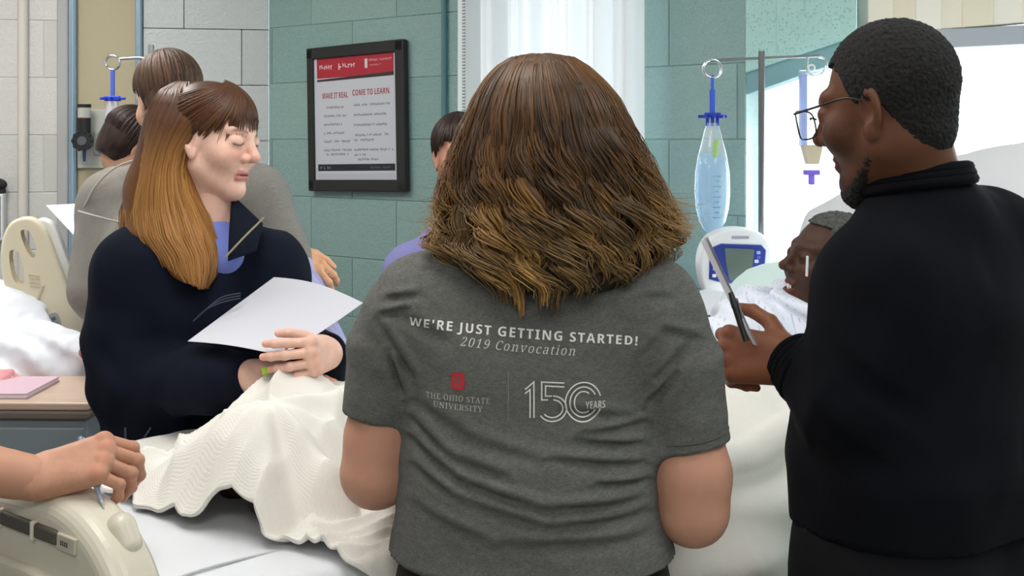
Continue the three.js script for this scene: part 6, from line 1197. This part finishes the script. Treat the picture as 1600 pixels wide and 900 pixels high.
{ // drip stand by the headwall
  const D = 3.95, k = D / FOCAL, base = P(236, 70, D), t = thing('drip_stand', 'drip stand in front of the beige headwall panel, mostly hidden by the grey cardigan', 'drip stand', V(base.x, 0, base.z));
  mesh('pole', new THREE.CylinderGeometry(0.011, 0.011, base.y, 16).translate(0, base.y / 2, 0), M.steel, t);
  const a = P(186, 92, D).sub(t.position);
  mesh('crossbar', tube([V(a.x, a.y, 0), V(a.x * 0.4, a.y + 0.004, 0), V(0, a.y, 0), V(0.12, a.y, 0)], 0.0055, 20, 8), M.steel, t);
  mesh('base_hub', new THREE.CylinderGeometry(0.2, 0.22, 0.05, 28).translate(0, 0.025, 0), M.darksteel, t);
  const hang = thing('drip_bag', 'slim clear drip bag on a blue hanger in front of the beige headwall panel', 'drip bag', P(176, 98, D));
  ringAt(hang, 11, k);
  const k2 = k, y = (q) => -(q - 98) * k2;
  mesh('hanger', plain([moved(box(6 * k, 44 * k, 4 * k, 0.002), 0, y(130), 0)]), std(hex('#4a63c8'), 0.35), hang);
  const cl = [moved(box(24 * k, 8 * k, 9 * k, 0.003), 0, y(154), 0)];
  for (let i = 0; i < 8; i++) { const b = (i / 8) * 6.283; cl.push(moved(box(14 * k, 4 * k, 4 * k, 0.002), Math.cos(b) * 13 * k, y(154), Math.sin(b) * 8 * k, 0, -b, 0)); }
  mesh('clamp', plain(cl), std(hex('#2a47c8'), 0.3), hang);
  const pts = [[158, 8], [175, 11], [210, 12], [245, 14], [270, 13], [285, 4]].map(([q, r]) => new THREE.Vector2(r * k, y(q)));
  mesh('bag', new THREE.LatheGeometry([...pts, new THREE.Vector2(0.0005, y(286))], 30).scale(1, 1, 0.6), phys(C(0.86, 0.87, 0.97), 0.15, { transmission: 0.6, thickness: 0 }), hang);
}
// ------------------------------------------------------------------ the second bed, bedside cabinet and small things on the left
{
  const D = 3.2, k = D / FOCAL, t = thing('bed_side_rail', 'cream moulded bed side rail with two grip openings tilting beside the left bed', 'side rail', P(72, 440, D));
  t.rotation.y = 0.25;
  const q = (x, y) => new THREE.Vector2((x - 72) * k, -(y - 440) * k), sh = new THREE.Shape();
  const ring = (s, pts) => { const c = new THREE.CatmullRomCurve3(pts.map(([x, y]) => { const v = q(x, y); return V(v.x, v.y, 0); }), true, 'centripetal'); s.setFromPoints(c.getPoints(90).map((p) => new THREE.Vector2(p.x, p.y))); return s; };
  ring(sh, [[18, 372], [30, 348], [50, 343], [66, 356], [88, 412], [112, 480], [128, 522], [118, 548], [92, 545], [60, 500], [30, 462], [18, 425]]);
  sh.holes.push(ring(new THREE.Path(), [[40, 358], [50, 358], [62, 388], [58, 400], [50, 392]]), ring(new THREE.Path(), [[25, 388], [34, 388], [44, 420], [42, 440], [32, 436], [25, 415]]));
  const eg = (s, d, b) => new THREE.ExtrudeGeometry(s, { depth: d, bevelEnabled: true, bevelSize: b, bevelThickness: b, bevelSegments: 4 });
  mesh('panel', eg(sh, 0.035, 0.01), M.cream, t);
  const side = new THREE.Shape(); ring(side, [[58, 348], [72, 352], [100, 420], [124, 480], [136, 530], [126, 545], [112, 490], [84, 415]]);
  mesh('rim', eg(side, 0.05, 0.008).translate(0, 0, -0.09), std(hex('#eef0ee'), 0.4), t);
  const pad = new THREE.Shape(); ring(pad, [[82, 488], [90, 486], [100, 520], [102, 534], [92, 532], [84, 510]]);
  mesh('control_pad', eg(pad, 0.003, 0.002).translate(0, 0, 0.046), std(hex('#a9abae'), 0.5), t);
  for (const [x, y, c] of [[87, 494, '#6a7078'], [91, 503, '#5d6670'], [94, 511, '#7a8088'], [96, 522, '#8a2f34'], [97, 530, '#7a3034']]) mesh('button', moved(box(6 * k, 5 * k, 0.004, 0.001), ...q(x, y).toArray(), 0.051), std(hex(c), 0.5), t);
  mesh('rib', plain([0, 1, 2, 3].map((i) => moved(box(16 * k, 1.6 * k, 0.004, 0.001), ...q(58 + i, 426 + i * 6).toArray(), 0.046, 0, 0, -0.15))), std(hex('#d2c7ab'), 0.5), t);
  mesh('latch', moved(box(4 * k, 34 * k, 0.006, 0.002), ...q(66, 458).toArray(), 0.047, 0, 0, -0.35), std(hex('#c9bfa4'), 0.5), t);
  for (const x of [0, 0.1]) mesh('post', moved(box(0.035, 0.4, 0.03, 0.006), x, -0.42, 0), M.steel, t);
}
{
  const t = thing('hospital_bed', 'second hospital bed at the left with rumpled white sheets over a raised head end', 'bed', V(-1.95, 0, -3.1)), local = rel(t), f = new Field(0.06);
  f.box(V(-1.95, 0.8, -3.1), [0.5, 0.08, 0.38], 0.03); f.cap(P(-150, 470, 3.3), P(20, 500, 3.15), 0.16, 0.09); f.cap(P(-60, 560, 3.1), P(60, 570, 3.0), 0.11, 0.09); f.cap(P(60, 575, 3.0), P(150, 560, 3.0), 0.075, 0.07); f.cap(P(30, 510, 3.12), P(80, 560, 3.0), 0.06, 0.06);
  mesh('sheets', local(skin(f, 0.009, { mod: (d, x, y, z) => (Math.abs(d) < 0.05 ? d + 0.012 * noise(x * 9, y * 9, z * 9) + 0.009 * Math.sin(x * 45 + y * 60 + 5 * noise(x * 6, y * 6, z * 6)) + 0.004 * noise(x * 40, y * 40, z * 40) : d), uv: (x, y, z) => [x, y + z] })), std(hex('#e8edf6'), 0.9, { bumpMap: repeat(clothBump, 14), bumpScale: 0.0005 }), t);
  const dr = new Field(0.02); dr.cap(P(152, 575, 2.98), P(150, 640, 2.97), 0.035, 0.04); dr.cap(P(168, 610, 2.98), P(166, 650, 2.98), 0.03, 0.03);
  mesh('hanging_sheet', local(skin(dr, 0.006, { mod: (d, x, y, z) => Math.max(Math.abs(d) < 0.03 ? d + 0.006 * Math.sin(x * 110) + 0.004 * noise(x * 30, y * 20, z * 30) : d, P(0, 662, 2.98).y - y) })), std(hex('#d9dad8'), 0.9), t);
  mesh('frame', plain([moved(box(1.0, 0.07, 0.7, 0.015), 0, 0.66, 0), moved(box(0.95, 0.07, 0.5, 0.015), 0, 0.2, 0), moved(box(0.08, 0.42, 0.3, 0.01), -0.3, 0.43, 0), moved(box(0.08, 0.42, 0.3, 0.01), 0.2, 0.43, 0)]), std(hex('#c9c4b6'), 0.45), t);
  for (const [a, b] of [[-0.5, 0.2], [0.4, 0.2], [-0.5, -0.2], [0.4, -0.2]]) mesh('caster', plain([moved(new THREE.CylinderGeometry(0.06, 0.06, 0.04, 20), a, 0.061, b, Math.PI / 2), moved(box(0.04, 0.1, 0.05, 0.008), a, 0.13, b)]), M.darksteel, t);
  const m = thing('patient_manikin', 'second manikin in the left bed with only its reddish hands showing on the sheets', 'manikin', P(60, 580, 2.95)), ml = rel(m), sk = lin('#a4655a');
  const arm = new Field(0.02); arm.cap(P(-60, 590, 3.02), P(150, 565, 3.0), 0.035, 0.03);
  mesh('body', ml(joined([skin(arm, 0.01, { color: solidColor(sk) }), handGeometry(P(162, 582, 2.9), V(-0.35, 0.65, 0.5), V(-0.6, 0.3, 0.6), { skin: sk, side: 1, scale: 0.9, cell: 0.003, red: 0.9 }), handGeometry(P(-26, 592, 2.86), V(0.85, 0.1, 0.4), V(0.1, 0.9, 0.4), { skin: lin('#d99aa0'), side: 1, scale: 0.9, cell: 0.003 })])), skinMat, m);
}
{ // bedside cabinet with a tan top
  const D = 2.62, r = P(143, 640, D), l = P(-120, 640, D), w = r.x - l.x, top = P(0, 632, D).y, t = thing('bedside_cabinet', 'grey bedside cabinet with tan worktop at the left edge', 'cabinet', V((r.x + l.x) / 2, 0, -(D + 0.15)));
  t.rotation.y = -0.03;
  const wood = dataTexture(256, (u, v) => { const m = clamp(0.5 + 0.3 * noise(u * 6, v * 60, 1) + 0.2 * noise(u * 14, v * 140, 3)); return mixc([0.72, 0.62, 0.54], [0.82, 0.73, 0.66], m); }, true);
  mesh('worktop', moved(box(w, 0.02, 0.3, 0.006), 0, top - 0.005, 0), std(C(1, 1, 1), 0.35, { map: wood }), t);
  mesh('edge_band', moved(box(w + 0.004, 0.022, 0.305, 0.008), 0, top - 0.026, 0), std(hex('#6f625c'), 0.4), t);
  const body = std(hex('#8d979d'), 0.5);
  mesh('carcass', moved(box(w - 0.02, top - 0.1, 0.27, 0.006), 0, (top - 0.1) / 2 + 0.06, 0), body, t);
  const dh = (top - 0.14) / 3;
  for (let i = 0; i < 3; i++) { const d = mesh('drawer', moved(box(w - 0.03, dh - 0.012, 0.02, 0.005), 0, 0.09 + dh * (i + 0.5), 0.14), std(hex('#7f8a91'), 0.45), t); mesh('handle', moved(box(0.12, 0.012, 0.02, 0.004), -0.05, 0.09 + dh * (i + 0.5) + 0.06, 0.157), M.steel, d); }
  for (const x of [-1, 1]) mesh('foot', new THREE.CylinderGeometry(0.02, 0.02, 0.06, 14).translate(x * (w / 2 - 0.05), 0.03, 0.08), M.darksteel, t);
  const nb = thing('notebook', 'pink notebook lying on the tan worktop of the bedside cabinet', 'notebook', V(P(22, 606, 2.75).x, top + 0.005, -2.75));
  mesh('pages', moved(new THREE.BoxGeometry(0.145, 0.008, 0.19), 0, 0.007, 0), std(hex('#e8e6ea'), 0.8), nb);
  mesh('cover', plain([moved(box(0.15, 0.0025, 0.195, 0.001), 0, 0.0125, 0), moved(box(0.15, 0.0025, 0.195, 0.001), 0, 0.0015, 0)]), std(hex('#d3b4c4'), 0.6), nb);
}
renderer.render(scene, camera);
